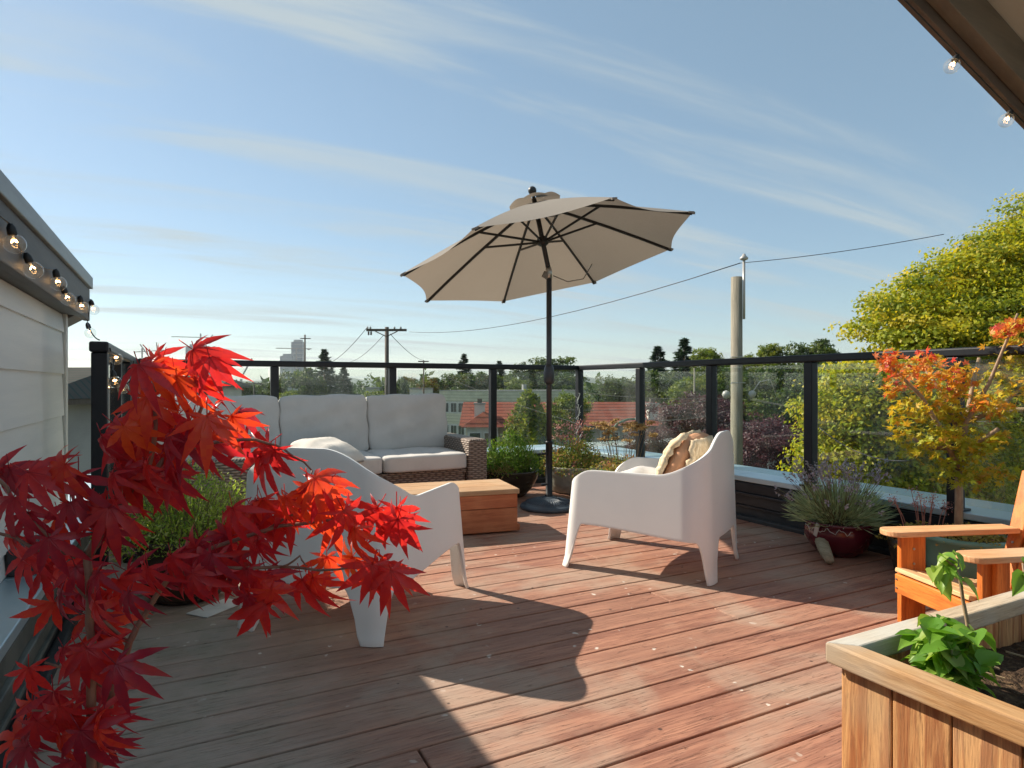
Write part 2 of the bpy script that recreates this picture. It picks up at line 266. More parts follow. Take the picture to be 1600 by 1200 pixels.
M['white_twig'] = simple('white_twig', (0.60, 0.60, 0.56), None, 12, rough=0.6)
# town
M['ground'] = simple('town_ground', (0.05, 0.075, 0.03), (0.10, 0.10, 0.085), 0.05, rough=0.95, bump=0.2)
M['asphalt'] = simple('asphalt', (0.05, 0.05, 0.052), (0.065, 0.064, 0.062), 0.6, rough=0.9)
M['hill'] = simple('hill_forest', (0.022, 0.042, 0.028), (0.04, 0.06, 0.035), 0.02, rough=1.0)
def striped(name, c1, c2, period, axis=2, rough=0.7, edge=0.16, spec=0.1):
    t = NT(name); s = t.node('ShaderNodeSeparateXYZ', {0: t.node('ShaderNodeTexCoord').outputs['Object']}).outputs[axis]
    fr = t.math('FRACT', t.math('DIVIDE', s, period)); n = t.noise(t.coords('Object', (1,1,1)), 1.5, 5)
    c = t.mix(t.ramp(n, 0.3, 0.7), c1, tuple(x*0.86 for x in c1))
    return t.done(t.bsdf(t.mix(t.math('LESS_THAN', fr, edge), c, c2), rough, 0, t.bump(fr, 0.5, 0.03), spec))
M['cream_siding'] = striped('cream_lap_siding', (0.64, 0.61, 0.47), (0.34, 0.33, 0.25), 0.42)
M['grey_band'] = striped('grey_lap_siding', (0.40, 0.41, 0.37), (0.25, 0.26, 0.23), 0.42)
M['white_stucco'] = simple('white_stucco', (0.60, 0.58, 0.53), (0.52, 0.50, 0.46), 1.2, rough=0.85, bump=0.2)
M['beige_stucco'] = simple('beige_stucco', (0.46, 0.42, 0.35), (0.40, 0.37, 0.31), 1.2, rough=0.85, bump=0.2)
M['grey_stucco'] = simple('grey_stucco', (0.33, 0.33, 0.315), (0.28, 0.28, 0.27), 1.2, rough=0.85, bump=0.2)
M['red_tile'] = striped('red_roof_tile', (0.27, 0.082, 0.058), (0.11, 0.035, 0.028), 0.5, 1, 0.85, 0.28)
M['shingle'] = striped('grey_shingle', (0.105, 0.10, 0.092), (0.06, 0.08, 0.075), 0.22, 1, 1.0, 0.25, 0.0)
M['flat_roof'] = simple('flat_roof', (0.30, 0.30, 0.29), (0.24, 0.24, 0.235), 0.5, rough=0.9)
M['win_dark'] = simple('window_pane', (0.035, 0.042, 0.048), (0.06, 0.068, 0.072), 0.8, rough=0.08, spec=0.7, bump=0)
M['win_frame'] = simple('window_frame', (0.66, 0.65, 0.62), None, 3, rough=0.5)
M['tower_glass'] = striped('tower_glass', (0.15, 0.18, 0.23), (0.40, 0.40, 0.40), 3.2, 2, 0.3, 0.3)
M['tower_pale'] = striped('tower_pale', (0.42, 0.43, 0.43), (0.22, 0.25, 0.29), 3.2, 2, 0.5, 0.45)
M['crane'] = simple('crane_steel', (0.30, 0.27, 0.25), None, 2, rough=0.6)
M['lamp_green'] = simple('lamp_green', (0.05, 0.13, 0.08), None, 3, rough=0.5)

# ---------------------------------------------------------------- mesh helpers
class MB:
    def __init__(s): s.v = []; s.f = []
    def add(s, v, f):
        b = len(s.v); s.v += [tuple(p) for p in v]; s.f += [tuple(i+b for i in q) for q in f]; return s
    def box(s, c, d, rot=None):
        hx, hy, hz = d[0]/2, d[1]/2, d[2]/2; c = Vector(c)
        vs = [Vector((x, y, z)) for z in (-hz, hz) for y in (-hy, hy) for x in (-hx, hx)]
        if rot is not None: vs = [rot @ p for p in vs]
        return s.add([p + c for p in vs], [(0,2,3,1),(4,5,7,6),(0,1,5,4),(2,6,7,3),(0,4,6,2),(1,3,7,5)])
    def span(s, a, b): return s.box([(a[i]+b[i])/2 for i in range(3)], [abs(b[i]-a[i]) for i in range(3)])
    def tube(s, pts, rad, n=8, cap=True):
        pts = [Vector(p) for p in pts]; m = len(pts)
        if not hasattr(rad, '__len__'): rad = [rad]*m
        rings = []; ref = None
        for i, p in enumerate(pts):
            d = (pts[min(i+1, m-1)] - pts[max(i-1, 0)]).normalized()
            if ref is None: ref = Vector((0,0,1)) if abs(d.z) < 0.9 else Vector((1,0,0))
            a = d.cross(ref).normalized(); b = a.cross(d); ref = b
            rings.append([p + rad[i]*(math.cos(t)*a + math.sin(t)*b) for t in (2*math.pi*k/n for k in range(n))])
        f = [(i*n+k, i*n+(k+1) % n, (i+1)*n+(k+1) % n, (i+1)*n+k) for i in range(m-1) for k in range(n)]
        if cap: f += [tuple(range(n-1, -1, -1)), tuple((m-1)*n+k for k in range(n))]
        return s.add([p for r in rings for p in r], f)
    def beam(s, a, b, w, h, up=(0,0,1)):
        a = Vector(a); b = Vector(b); d = b-a; L = d.length; d.normalize()
        x = d.cross(Vector(up)).normalized(); z = x.cross(d)
        m = Matrix((x, d, z)).transposed()
        return s.box((a+b)/2, (w, L, h), m)
    def lathe(s, prof, n=32, c=(0,0,0), close=True):
        vs = [(c[0]+r*math.cos(t), c[1]+r*math.sin(t), c[2]+z) for r, z in prof for t in (2*math.pi*k/n for k in range(n))]
        m = len(prof); f = [(i*n+k, i*n+(k+1) % n, (i+1)*n+(k+1) % n, (i+1)*n+k) for i in range(m-1) for k in range(n)]
        if close: f += [tuple(range(n-1, -1, -1)), tuple((m-1)*n+k for k in range(n))]
        return s.add(vs, f)
    def mesh(s, name, mat, smooth=False):
        me = bpy.data.meshes.new(name); me.from_pydata(s.v, [], s.f); me.materials.append(mat)
        if smooth: me.polygons.foreach_set('use_smooth', [True]*len(me.polygons))
        me.update(); return me
    def build(s, name, mat, parent=None, smooth=False, bevel=0.0, seg=2):
        o = link(name, s.mesh(name, mat, smooth), parent)
        if bevel: bev(o, bevel, seg)
        return o
def bev(o, w, seg=2):
    b = o.modifiers.new('bevel', 'BEVEL'); b.width = w; b.segments = seg; b.limit_method = 'ANGLE'; b.angle_limit = R(40)
def link(name, me, parent=None, loc=None, rot=None, scale=None):
    o = bpy.data.objects.new(name, me); COL.objects.link(o)
    if parent is not None: o.parent = parent
    if loc is not None: o.location = loc
    if rot is not None: o.rotation_euler = rot
    if scale is not None: o.scale = scale
    return o
def tag(o, label=None, cat=None, group=None, kind=None):
    for k, v in (('label', label), ('category', cat), ('group', group), ('kind', kind)):
        if v: o[k] = v
    return o
def thing(name, label, cat, loc=(0,0,0), rz=0.0, group=None):
    o = bpy.data.objects.new(name, None); COL.objects.link(o); o.empty_display_size = 0.1
    o.location = loc; o.rotation_euler = (0, 0, rz); return tag(o, label, cat, group)
def copy_tree(o, parent=None):
    c = o.copy(); COL.objects.link(c); c.parent = parent
    for ch in list(o.children): copy_tree(ch, c)
    return c
rng = np.random.default_rng(7); random.seed(7)
def unit(a): return a/np.maximum(np.linalg.norm(a, axis=-1, keepdims=True), 1e-9)
def leaf_mesh(name, mat, P, N, L, W, tint, D=None, fold=0.0):
    """diamond leaves at P with normals N, long axis D, length L, width W"""
    n = len(P)
    if D is None: D = rng.normal(size=(n, 3))
    N = unit(N); D = unit(D - (D*N).sum(1, keepdims=True)*N); S = np.cross(N, D)
    L = np.broadcast_to(np.asarray(L, float), (n,))[:, None]; W = np.broadcast_to(np.asarray(W, float), (n,))[:, None]
    V = np.stack([P, P + D*L*0.45 + S*W*0.5 + N*fold*W, P + D*L, P + D*L*0.45 - S*W*0.5 + N*fold*W], 1).reshape(-1, 3)
    me = bpy.data.meshes.new(name); me.vertices.add(4*n); me.vertices.foreach_set('co', V.ravel())
    me.loops.add(4*n); me.loops.foreach_set('vertex_index', np.arange(4*n, dtype=np.int32))
    me.polygons.add(n); me.polygons.foreach_set('loop_start', np.arange(0, 4*n, 4, dtype=np.int32)); me.polygons.foreach_set('loop_total', np.full(n, 4, np.int32))
    at = me.attributes.new('tint', 'FLOAT', 'FACE'); at.data.foreach_set('value', np.clip(tint, 0, 1).astype(np.float32))
    me.materials.append(mat); me.update(calc_edges=True); me.validate(); return me

# ================================================================ SETTING: deck, parapets, railing, walls
U0, U1, V1 = -0.42, 3.58, 5.56           # deck limits
PITCH = 0.1466
bm = MB(); bm.span((-0.60, -1.6, -0.42), (4.06, 6.05, -0.06)); deck = bm.build('deck', M['membrane']); tag(deck, kind='structure')
prot = {}
def plank_mesh(L):
    k = round(L, 2)
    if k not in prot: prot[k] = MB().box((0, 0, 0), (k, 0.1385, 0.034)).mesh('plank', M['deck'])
    return prot[k]
gap0 = 2.0694 - 26*PITCH
k = 0
while True:
    v0 = gap0 + k*PITCH
    if v0 + PITCH > V1 + 0.02: break
    segs = [(U0, U1)]
    if k == 25: segs = [(U0, 2.04), (2.044, U1)]
    elif k % 5 == 2: j = 0.4 + 2.6*random.random(); segs = [(U0, j), (j+0.004, U1)]
    for a, b in segs:
        o = link('plank', plank_mesh(b-a), deck, ((a+b)/2, v0+PITCH/2, -0.017+random.uniform(-0.0012, 0.0012)), (random.uniform(-.004, .004), 0, random.uniform(-.0005, .0005)))
        bev(o, 0.004, 2)
    k += 1
# parapets: (thing, caps) profile swept along one side
def parapet(label, a, b, inward, face_mat, seams):
    """a,b: ends of inner curb face at deck level; inward: unit vector toward the deck"""
    a = Vector(a); b = Vector(b); d = (b-a).normalized(); L = (b-a).length; n = Vector(inward)
    t = thing('parapet_wall', label, 'parapet', a)
    def bar(n0, n1, z0, z1, s0=0.0, s1=None):
        s1 = L if s1 is None else s1
        p = d*s0 + n*n0; q = d*s1 + n*n1
        return MB().span((p.x, p.y, z0), (q.x, q.y, z1))
    bar(-0.42, 0.0, -0.30, 0.272).build('core', M['membrane'], t)
    bar(0.0005, 0.014, 0.195, 0.262).build('upper_board', face_mat, t, bevel=0.003)
    bar(0.0005, 0.030, 0.176, 0.194).build('drip_lip', face_mat, t, bevel=0.004)
    bar(0.0005, 0.011, 0.105, 0.175).build('lower_board', face_mat, t, bevel=0.003)
    bar(0.0005, 0.022, 0.088, 0.104).build('lower_lip', face_mat, t, bevel=0.003)
    bar(0.0005, 0.045, -0.035, 0.030).build('base_strip', M['membrane'], t, bevel=0.01)
    ss = [0.0] + seams + [L]
    for i in range(len(ss)-1):
        m = bar(-0.45, 0.02, 0.274, 0.31, ss[i]+0.002, ss[i+1]-0.002)
        m.build('metal_cap', M['cap'], t, bevel=0.004)
    return t
parapet('black parapet with pale zinc cap below the glass railing on the right', (U1+0.012, -1.5, 0), (U1+0.012, 5.60, 0), (-1, 0, 0), M['curb'], [1.2, 2.9, 4.92])
parapet('black parapet with pale cap behind the sofa and the back pots', (-0.43, 5.605, 0), (3.588, 5.605, 0), (0, -1, 0), M['curb'], [1.6, 3.2])
parapet('weathered grey parapet with zinc cap below the siding wall on the left', (-0.425, -1.5, 0), (-0.425, 5.58, 0), (1, 0, 0), M['curb_grey'], [4.2])
sb = MB(); sb.span((-0.538, 2.72, 0.3105), (-0.40, 2.98, 0.40)); tag(sb.build('saddle_flashing', M['membrane'], bevel=0.01), 'black flashing block on the left parapet cap against the siding', 'flashing')

# glass railing
RU, RV, LU = 3.60, 5.50, -0.33
rail = thing('glass_railing', 'black metal railing with clear glass panes round the deck edge', 'railing')
posts = [(LU, 3.38), (LU, 4.10), (LU, 4.80), (LU, RV), (0.66, RV), (1.64, RV), (2.62, RV), (RU, RV), (RU, 4.52), (RU, 3.66), (RU, 2.79), (RU, 1.92), (RU, 1.05), (RU, 0.18), (RU, -0.7)]
for i, (u, v) in enumerate(posts):
    w = 0.062
    MB().span((u-w/2, v-w/2, 0.16 if (i == 0 or u == RU) else 0.25), (u+w/2, v+w/2, 1.110)).build('post', M['black_metal'], rail, bevel=0.005)
    MB().span((u-0.05, v-0.05, 0.3105), (u+0.05, v+0.05, 0.322)).build('post_foot', M['black_metal'], rail, bevel=0.003)
def rbar(a, b): return MB().span((a[0], a[1], 1.1105), (b[0], b[1], 1.158)).build('top_rail', M['black_metal'], rail, bevel=0.010, seg=3)
h = 0.037
rbar((LU-h, 3.33), (LU+h, RV-h-0.0005)); rbar((LU-h, RV-h), (RU+h, RV+h)); rbar((RU-h, -0.75), (RU+h, RV-h-0.0005))
for (u0, v0), (u1, v1) in zip(posts[:-1], posts[1:]):
    g = 0.050
    if abs(u0-u1) < 0.01: a, b = (u0-0.004, min(v0, v1)+g, 0.345), (u0+0.004, max(v0, v1)-g, 1.095)
    else: a, b = (min(u0, u1)+g, v0-0.004, 0.345), (max(u0, u1)-g, v0+0.004, 1.095)
    MB().span(a, b).build('glass_pane', M['glass'], rail)

# left wall: clapboards, trim
WU = -0.54
wall = thing('house_wall', 'pale grey lap siding wall at the left edge of the deck', 'wall', (WU, 0, 0))
MB().span((-0.30, -2.2, -0.3), (-0.016, 3.93, 1.3265)).build('sheathing', M['membrane'], wall)
zb = 1.231
zs = [zb+0.21*k for k in range(1, -6, -1)]
for z in zs:
    zt = min(z+0.225, 1.325); z0 = max(z, 0.312)
    if zt - z0 < 0.03: continue
    m = MB(); y0, y1 = -2.2, 3.93
    m.add([(-0.014, y0, z0), (0.004, y0, z0), (-0.006, y0, zt), (-0.014, y0, zt), (-0.014, y1, z0), (0.004, y1, z0), (-0.006, y1, zt), (-0.014, y1, zt)],
          [(0,1,2,3), (7,6,5,4), (1,5,6,2), (0,4,5,1), (3,2,6,7), (0,3,7,4)])
    m.build('clapboard', M['siding'], wall, bevel=0.002)
MB().span((-0.12, 3.945, 0.312), (0.010, 4.0, 1.33)).build('corner_trim', M['trim'], wall, bevel=0.003)
MB().span((-0.013, 3.931, 0.312), (-0.006, 3.944, 1.325)).build('shadow_gap', M['membrane'], wall)
# left roof edge
roof = thing('house_roof', 'dark roof edge with metal drip edge above the left siding wall', 'roof', (0, 0, 0))
FU = -0.468
MB().span((FU-0.03, -2.2, 1.325), (FU, 4.30, 1.505)).build('fascia_board', M['fascia'], roof, bevel=0.004)
MB().span((FU-0.05, -2.2, 1.506), (FU+0.014, 4.312, 1.572)).build('drip_edge', M['fascia_cap'], roof, bevel=0.004)
MB().span((-0.62, -2.2, 1.3275), (FU-0.0305, 4.0, 1.340)).build('soffit_board', M['fascia'], roof)
pitch = R(33); L = 1.3
def slab(dz0, dz1, y0, y1, x0=FU-0.052):
    m = MB(); c, s_ = math.cos(pitch), math.sin(pitch)
    P = [(x0, y0, dz0), (x0-L*c, y0, dz0-L*s_), (x0-L*c, y0, dz1-L*s_), (x0, y0, dz1)]
    m.add(P + [(x, y1, z) for x, y, z in P], [(0,1,2,3), (7,6,5,4), (0,4,5,1), (1,5,6,2), (2,6,7,3), (3,7,4,0)]); return m
slab(1.50, 1.56, -2.2, 4.31).build('roof_deck', M['shingle'], roof)
slab(1.33, 1.345, 4.001, 4.29, FU-0.031).build('end_soffit', M['fascia'], roof)
slab(1.335, 1.49, 4.291, 4.31, FU-0.031).build('end_fascia', M['fascia'], roof)

# roof rake overhead at the right
rk = thing('roof_overhang', 'brown roof rake with pale soffit in the top right corner', 'roof')
A = Vector((2.30, 1.5, 2.475)); dR = Vector((math.cos(R(19.5)), 0, -math.sin(R(19.5)))); up = Vector((math.sin(R(19.5)), 0, math.cos(R(19.5))))
def rake(n0, n1, y0, y1, s0=-2.6, s1=2.4):
    P = [A + dR*s + up*n for s in (s0, s1) for n in (n0, n1)]
    return MB().add([(p.x, y, p.z) for y in (y0, y1) for p in P], [(0,1,3,2), (4,6,7,5), (0,2,6,4), (1,5,7,3), (0,4,5,1), (2,3,7,6)])
rake(0.0, 0.20, 1.46, 1.50).build('barge_board', M['beam'], rk, bevel=0.004)
rake(0.045, 0.205, 1.40, 1.459).build('rafter', M['beam2'], rk, bevel=0.004)
rake(0.2065, 0.225, 0.75, 1.50).build('soffit', M['soffit'], rk)
rake(0.2255, 0.30, 0.75, 1.54).build('roof_deck', M['shingle'], rk)

# ================================================================ FURNITURE
def smooth01(x): x = min(max(x, 0.0), 1.0); return x*x*(3-2*x)
def shell_chair(label, loc, fwd):
    rz = math.atan2(fwd[1], fwd[0]) - math.pi/2
    t = thing('tub_chair', label, 'armchair', (loc[0], loc[1], 0), rz, 'white plastic tub chairs on the deck')
    NS, NTT = 220, 26
    # plan path (half), starting at front inner wrap, along the arm, round the rear corner to the back centre
    w, yr, yf, rc = 0.365, -0.375, 0.375, 0.115
    half = []
    rf = 0.045
    for k in range(7):                                    # wrap round the front edge
        a = math.pi/2*(1-k/6); half.append((w-rf+rf*math.cos(a), yf-rf+rf*math.sin(a)))
    half = [(w-rf-0.03, yf)] + half
    n = 16; half += [(w, (yf-rf) + ((yr+rc)-(yf-rf))*k/n) for k in range(1, n+1)]
    half += [(w-rc+rc*math.cos(a), yr+rc+rc*math.sin(a)) for a in (-math.pi/2*k/10 for k in range(1, 11))]
    half += [((w-rc)*(1-k/8), yr - 0.012*math.sin(k/8*math.pi/2)) for k in range(1, 9)]
    full = half + [(-x, y) for x, y in half[-2::-1]]
    P = np.array(full); seg = np.r_[0, np.cumsum(np.linalg.norm(np.diff(P, axis=0), axis=1))]; S = seg/seg[-1]
    ss = np.linspace(0, 1, NS); PX_ = np.interp(ss, S, P[:, 0]); PY_ = np.interp(ss, S, P[:, 1])
    Lh = seg[-1]/2
    rows = []
    for i, s in enumerate(ss):
        x, y = PX_[i], PY_[i]; dist = min(s, 1-s)*seg[-1]           # path length from the arm's front end
        back = smooth01((dist-0.55)/0.50)
        zt = 0.520 + back*0.205
        zt += 0.0
        fr = max(0.0, 1-dist/0.20); zt -= 0.15*fr**2.4              # rounded front corner of the arm
        d_leg = [dist-0.03, dist-(0.045+0.04+0.71)]                 # front leg, rear corner leg
        lf = 1-smooth01((abs(dist-0.045)-0.048)/0.050)
        lr = 1-smooth01((abs(dist-0.852)-0.045)/0.055)
        leg = max(lf, lr); low = 0.235 - 0.03*smooth01((dist-0.2)/0.6)
        if dist > 0.95: low = 0.205 + 0.0*dist
        zb_ = low*(1-leg)**0.45 if leg < 1 else 0.0
        rows.append((x, y, zb_, zt))
    V = []; F = []
    for (x, y, z0, z1) in rows:
        for j in range(NTT):
            z = z0 + (z1-z0)*j/(NTT-1)
            tp = z/0.72
            kx = 1 - 0.115*tp; 
            yy = y*(1 - 0.16*tp) if y > 0 else y*(1 - 0.05*tp)
            flare = 0.012*max(0, 1-z/0.05)
            V.append((x*kx + math.copysign(flare, x)*0.6, yy + math.copysign(flare, y)*0.6, z))
    for i in range(NS-1):
        for j in range(NTT-1):
            a = i*NTT+j; F.append((a, a+1, a+NTT+1, a+NTT))
    m = MB(); m.add(V, F); sh = m.build('shell', M['white_plastic'], t, smooth=True)
    so_ = sh.modifiers.new('thick', 'SOLIDIFY'); so_.thickness = 0.014; so_.offset = 1; bev(sh, 0.004, 2)
    V = []; F = []; nx, ny = 12, 16                                     # moulded seat with rolled front edge
    for j in range(ny+1):
        f = j/ny; y = -0.33 + 0.63*f
        for i in range(nx+1):
            a = i/nx*2-1; z = 0.29 + 0.075*f - 0.025*(1-a*a)
            if f > 0.86: z -= 0.30*(f-0.86)**1.2
            V.append((a*0.325*(1 if f < .9 else .98), y, z))
    for j in range(ny):
        for i in range(nx): q = j*(nx+1)+i; F.append((q, q+1, q+nx+2, q+nx+1))
    m = MB(); m.add(V, F); se = m.build('seat', M['white_plastic'], t, smooth=True)
    s2 = se.modifiers.new('thick', 'SOLIDIFY'); s2.thickness = 0.02
    return t
shell_chair('white plastic tub chair partly behind the red maple branches', (0.685, 2.805), (0.695, 0.72))
shell_chair('white plastic tub chair holding the knitted cream pillow', (2.31, 2.78), (-0.53, 0.848))

def cushion_mesh(name, mat, sx, sy, sz, puff=0.25, m=7.0, n=14, seed=0, wr=0.006):
    bmx = bmesh.new(); bmesh.ops.create_cube(bmx, size=2); bmesh.ops.subdivide_edges(bmx, edges=bmx.edges[:], cuts=n, use_grid_fill=True)
    ph = random.Random(seed); a1, a2, a3 = (ph.uniform(0, 6) for _ in range(3))
    for v in bmx.verts:
        p = v.co; r = (abs(p.x)**m + abs(p.y)**m + abs(p.z)**m)**(1/m); q = p/r
        edge = (1-abs(q.x)**3)*(1-abs(q.y)**3)
        z = q.z*(1-puff) + q.z*puff*edge*1.15
        wv = wr*(math.sin(q.x*7+a1+q.y*3)+math.sin(q.y*9+a2-q.x*4)+0.6*math.sin(q.x*15+q.y*11+a3))
        v.co = Vector((q.x*sx/2 + wr*0.7*math.sin(q.y*8+a2), q.y*sy/2 + wr*0.7*math.sin(q.x*7+a3), z*sz/2 + wv*edge*(1 if q.z > 0 else -1)))
    me = bpy.data.meshes.new(name); bmx.to_mesh(me); bmx.free(); me.materials.append(mat)
    me.polygons.foreach_set('use_smooth', [True]*len(me.polygons)); return me
# L-shaped wicker sofa along the back and left railing
sofa = thing('wicker_sofa', 'brown wicker corner sofa with pale canvas cushions along the back railing', 'sofa')
SF, SB_ = 4.60, 5.40                                     # front and back of the long side
def wk(a, b, name, bevel=0.02): return MB().span(a, b).build(name, M['wicker'], sofa, bevel=bevel, seg=3)
wk((-0.22, SF+0.05, 0.05), (1.98, SB_-0.10, 0.300), 'base')
wk((-0.22, 4.14, 0.05), (0.58, SF+0.049, 0.2995), 'base')
wk((1.985, SF, 0.03), (2.15, SB_, 0.535), 'arm', 0.025)
wk((-0.22, SB_-0.099, 0.05), (1.984, SB_, 0.56), 'back_frame')
wk((-0.30, 4.14, 0.05), (-0.2205, SB_, 0.56), 'back_frame')
wk((-0.30, 4.03, 0.03), (0.60, 4.139, 0.535), 'arm', 0.025)
MB().span((0.585, SF+0.03, 0.275), (1.98, SF+0.049, 0.306)).build('front_rail', M['wicker'], sofa, bevel=0.008)
for (x, y) in ((2.12, SF+0.03), (2.12, SB_-0.03), (-0.27, 4.06), (0.56, 4.06), (-0.27, SB_-0.03)):
    MB().lathe([(0.02, 0.0), (0.022, 0.029)], 10, (x, y, 0.0005)).build('foot', M['black_metal'], sofa)
for i, (a, b) in enumerate(((1.315, 1.98), (0.64, 1.31))):
    me = cushion_mesh('seat_cushion', M['cushion'], b-a, 0.665, 0.135, 0.08, 14, seed=i)
    link('seat_cushion', me, sofa, ((a+b)/2, SF+0.315, 0.372))
link('seat_cushion', cushion_mesh('seat_cushion', M['cushion'], 0.84, 1.14, 0.135, 0.08, 14, seed=5), sofa, (0.19, 4.72, 0.372))
for i, (a, b) in enumerate(((1.345, 2.03), (0.665, 1.34), (-0.02, 0.66))):
    me = cushion_mesh('back_cushion', M['cushion'], b-a, 0.47, 0.19, 0.20, 16, seed=10+i, wr=0.007)
    link('back_cushion', me, sofa, ((a+b)/2, 5.245, 0.642), (R(80), R(random.uniform(-1.5, 1.5)), R(random.uniform(-2, 2))))
for i, y in enumerate((4.50,)):
    me = cushion_mesh('back_cushion', M['cushion'], 0.66, 0.46, 0.19, 0.20, 16, seed=20+i)
    link('back_cushion', me, sofa, (-0.11, y, 0.642), (R(80), 0, R(90)))
def pillow(label, loc, rot, s=0.45, mat='pillow', seed=0, thick=0.16, piping=True):
    t = thing('pillow', label, 'pillow', loc); t.rotation_euler = rot
    link('cover', cushion_mesh('cover', M[mat], s, s, thick, 0.72, 4.2, 16, seed, 0.004), t)
    if piping:
        pts = []
        for k in range(49):
            a = 2*math.pi*k/48; c, s_ = math.cos(a), math.sin(a); r = 1/(abs(c)**4.2+abs(s_)**4.2)**(1/4.2); pts.append((c*r*s/2*1.01, s_*r*s/2*1.01, 0))
        MB().tube(pts, 0.006, 6).build('piping', M['piping'], t, smooth=True)
    return t
pillow('cream pillow with dark piping leaning in the sofa corner', (0.06, 5.02, 0.66), (R(72), 0, R(38)), 0.47, seed=3)
pillow('pale knitted pillow standing behind the piped pillow in the sofa corner', (-0.10, 5.16, 0.70), (R(76), R(8), R(50)), 0.46, seed=4, piping=False)
pillow('cream pillow lying on the middle sofa seat behind the near white chair', (0.93, 4.72, 0.475), (R(14), R(3), R(20)), 0.45, seed=6)
# knitted pillow in the right chair: three wide twisted bands of knit
cp = Vector((2.43, 2.66, 0.535)); kp = thing('pillow', 'knitted cream pillow with tan patch in the right white chair', 'pillow', cp); kp.rotation_euler = (R(66), 0, math.atan2(0.848, -0.53)+R(90))
link('cover', cushion_mesh('cover', M['tan'], 0.44, 0.36, 0.16, 0.6, 4.5, 14, 8, 0.004), kp)
for r in range(13):
    x = 0.21 - r*0.028
    pts = [(x + 0.012*math.sin(k*1.9+r), -0.17 + 0.34*k/16, 0.0) for k in range(17)]
    pts = [(px_, py_, 0.088*(1-abs(py_/0.19)**3)*(1-abs((px_)/0.27)**4)+0.006) for px_, py_, _ in pts]
    MB().tube(pts, [0.017*(1+0.25*math.sin(k*2.4+r)) for k in range(17)], 7).build('knit_rib', M['knit'], kp, smooth=True)
    MB().tube([(a, b, -c) for a, b, c in pts], 0.016, 6).build('knit_rib', M['knit'], kp, smooth=True)
pillow('smooth white cushion lying at the front of the right chair', (2.36, 2.86, 0.405), (R(14), 0, R(25)), 0.36, 'cushion', 9, 0.14, False)

# wooden crate table
bx = thing('wooden_crate_table', 'stained timber block table in front of the sofa', 'table', (1.945, 3.705, 0), R(-9))
Lb, Db = 1.02, 0.44
for z0, z1 in ((0.012, 0.163), (0.1655, 0.2535)):
    MB().span((-Lb, 0, z0), (0, 0.035, z1)).build('side_board', M['box_side'], bx, bevel=0.004)
    MB().span((-Lb, Db-0.035, z0), (0, Db, z1)).build('side_board', M['box_side'], bx, bevel=0.004)
    for x in (-Lb+0.03, -0.045): MB().span((x, 0.0355, z0), (x+0.033, Db-0.0355, z1)).build('end_board', M['box_side'], bx, bevel=0.004)
for y0, y1 in ((-0.008, 0.150), (0.154, 0.302), (0.306, Db+0.008)):
    MB().span((-Lb-0.01, y0, 0.2545), (0.012, y1, 0.287)).build('top_board', M['box_top'], bx, bevel=0.005)
MB().span((0.0005, 0.004, 0.012), (0.018, 0.05, 0.055)).build('foot_block', M['box_side'], bx, bevel=0.003)

# umbrella
ub = C(0.29, 5.011); um = thing('patio_umbrella', 'tilted taupe market umbrella with black ribs and round base', 'umbrella', ub)
prof = [(0.0, 0.0), (0.222, 0.0), (0.228, 0.012), (0.222, 0.028), (0.205, 0.036), (0.197, 0.036), (0.190, 0.046), (0.12, 0.068), (0.05, 0.085), (0.045, 0.092), (0.0, 0.092)]
MB().lathe(prof, 56, (0, 0, 0.001)).build('base', M['base_iron'], um, smooth=True)
bs = bpy.context.scene.objects[um.children[0].name]
for k in range(48):
    a = 2*math.pi*k/48; ca, sa = math.cos(a), math.sin(a)
    MB().tube([(0.065*ca, 0.065*sa, 0.0815), (0.12*ca, 0.12*sa, 0.0695), (0.184*ca, 0.184*sa, 0.0495)], [0.0025, 0.0042, 0.006], 5).build('flute', M['base_iron'], bs, smooth=True)
MB().lathe([(0.032, 0.09), (0.034, 0.10), (0.027, 0.105), (0.027, 0.50), (0.030, 0.505), (0.030, 0.52), (0.024, 0.525)], 20).build('stem_sleeve', M['black_metal'], um, smooth=True)
for z in (0.19, 0.43):
    MB().tube([(-0.026, -0.01, z), (-0.06, -0.02, z)], 0.006, 8).build('knob_bolt', M['black_metal'], um)
    MB().lathe([(0.0, -0.008), (0.018, -0.008), (0.02, 0), (0.018, 0.008), (0, 0.008)], 12, (-0.064, -0.022, z)).build('knob', M['black_metal'], um)
pv = 1.849
MB().lathe([(0.0215, 0.526), (0.0215, pv-0.04)], 18).build('lower_pole', M['pole'], um, smooth=True)
MB().lathe([(0.0225, 0.965), (0.04, 0.985), (0.043, 1.03), (0.043, 1.06), (0.036, 1.10), (0.0225, 1.125)], 16).build('crank_housing', M['pole'], um, smooth=True)
tl = C(-0.197, 0.103, 1.0).normalized()                 # direction of the tilted upper pole
ex = C(0, 1, 0).cross(tl).normalized(); ey = tl.cross(ex)
top = Vector((0, 0, pv))
def T(r, a, l): return top + tl*l + (ex*math.cos(a)+ey*math.sin(a))*r
MB().tube([(0, 0, pv-0.05), (0, 0, pv), top+tl*0.03], [0.024, 0.0235, 0.023], 14).build('tilt_joint', M['steel'], um, smooth=True)
MB().tube([top+tl*0.025, top+tl*0.60], 0.019, 14).build('upper_pole', M['rib'], um, smooth=True)
MB().tube([top+tl*0.215, top+tl*0.225, top+tl*0.275, top+tl*0.285], [0.03, 0.042, 0.042, 0.03], 14).build('runner', M['rib'], um, smooth=True)
Rr, LR, LA = 1.151, 0.091, 0.575                          # rim radius, rim and apex offsets along the tilted pole
ph0 = 48.249 % (2*math.pi)
def rib_z(r): f = r/Rr; return LA - (LA-LR)*(0.86*f + 0.14*f*f)
angs = [ph0 + k*math.pi/4 for k in range(8)]
nr = 12
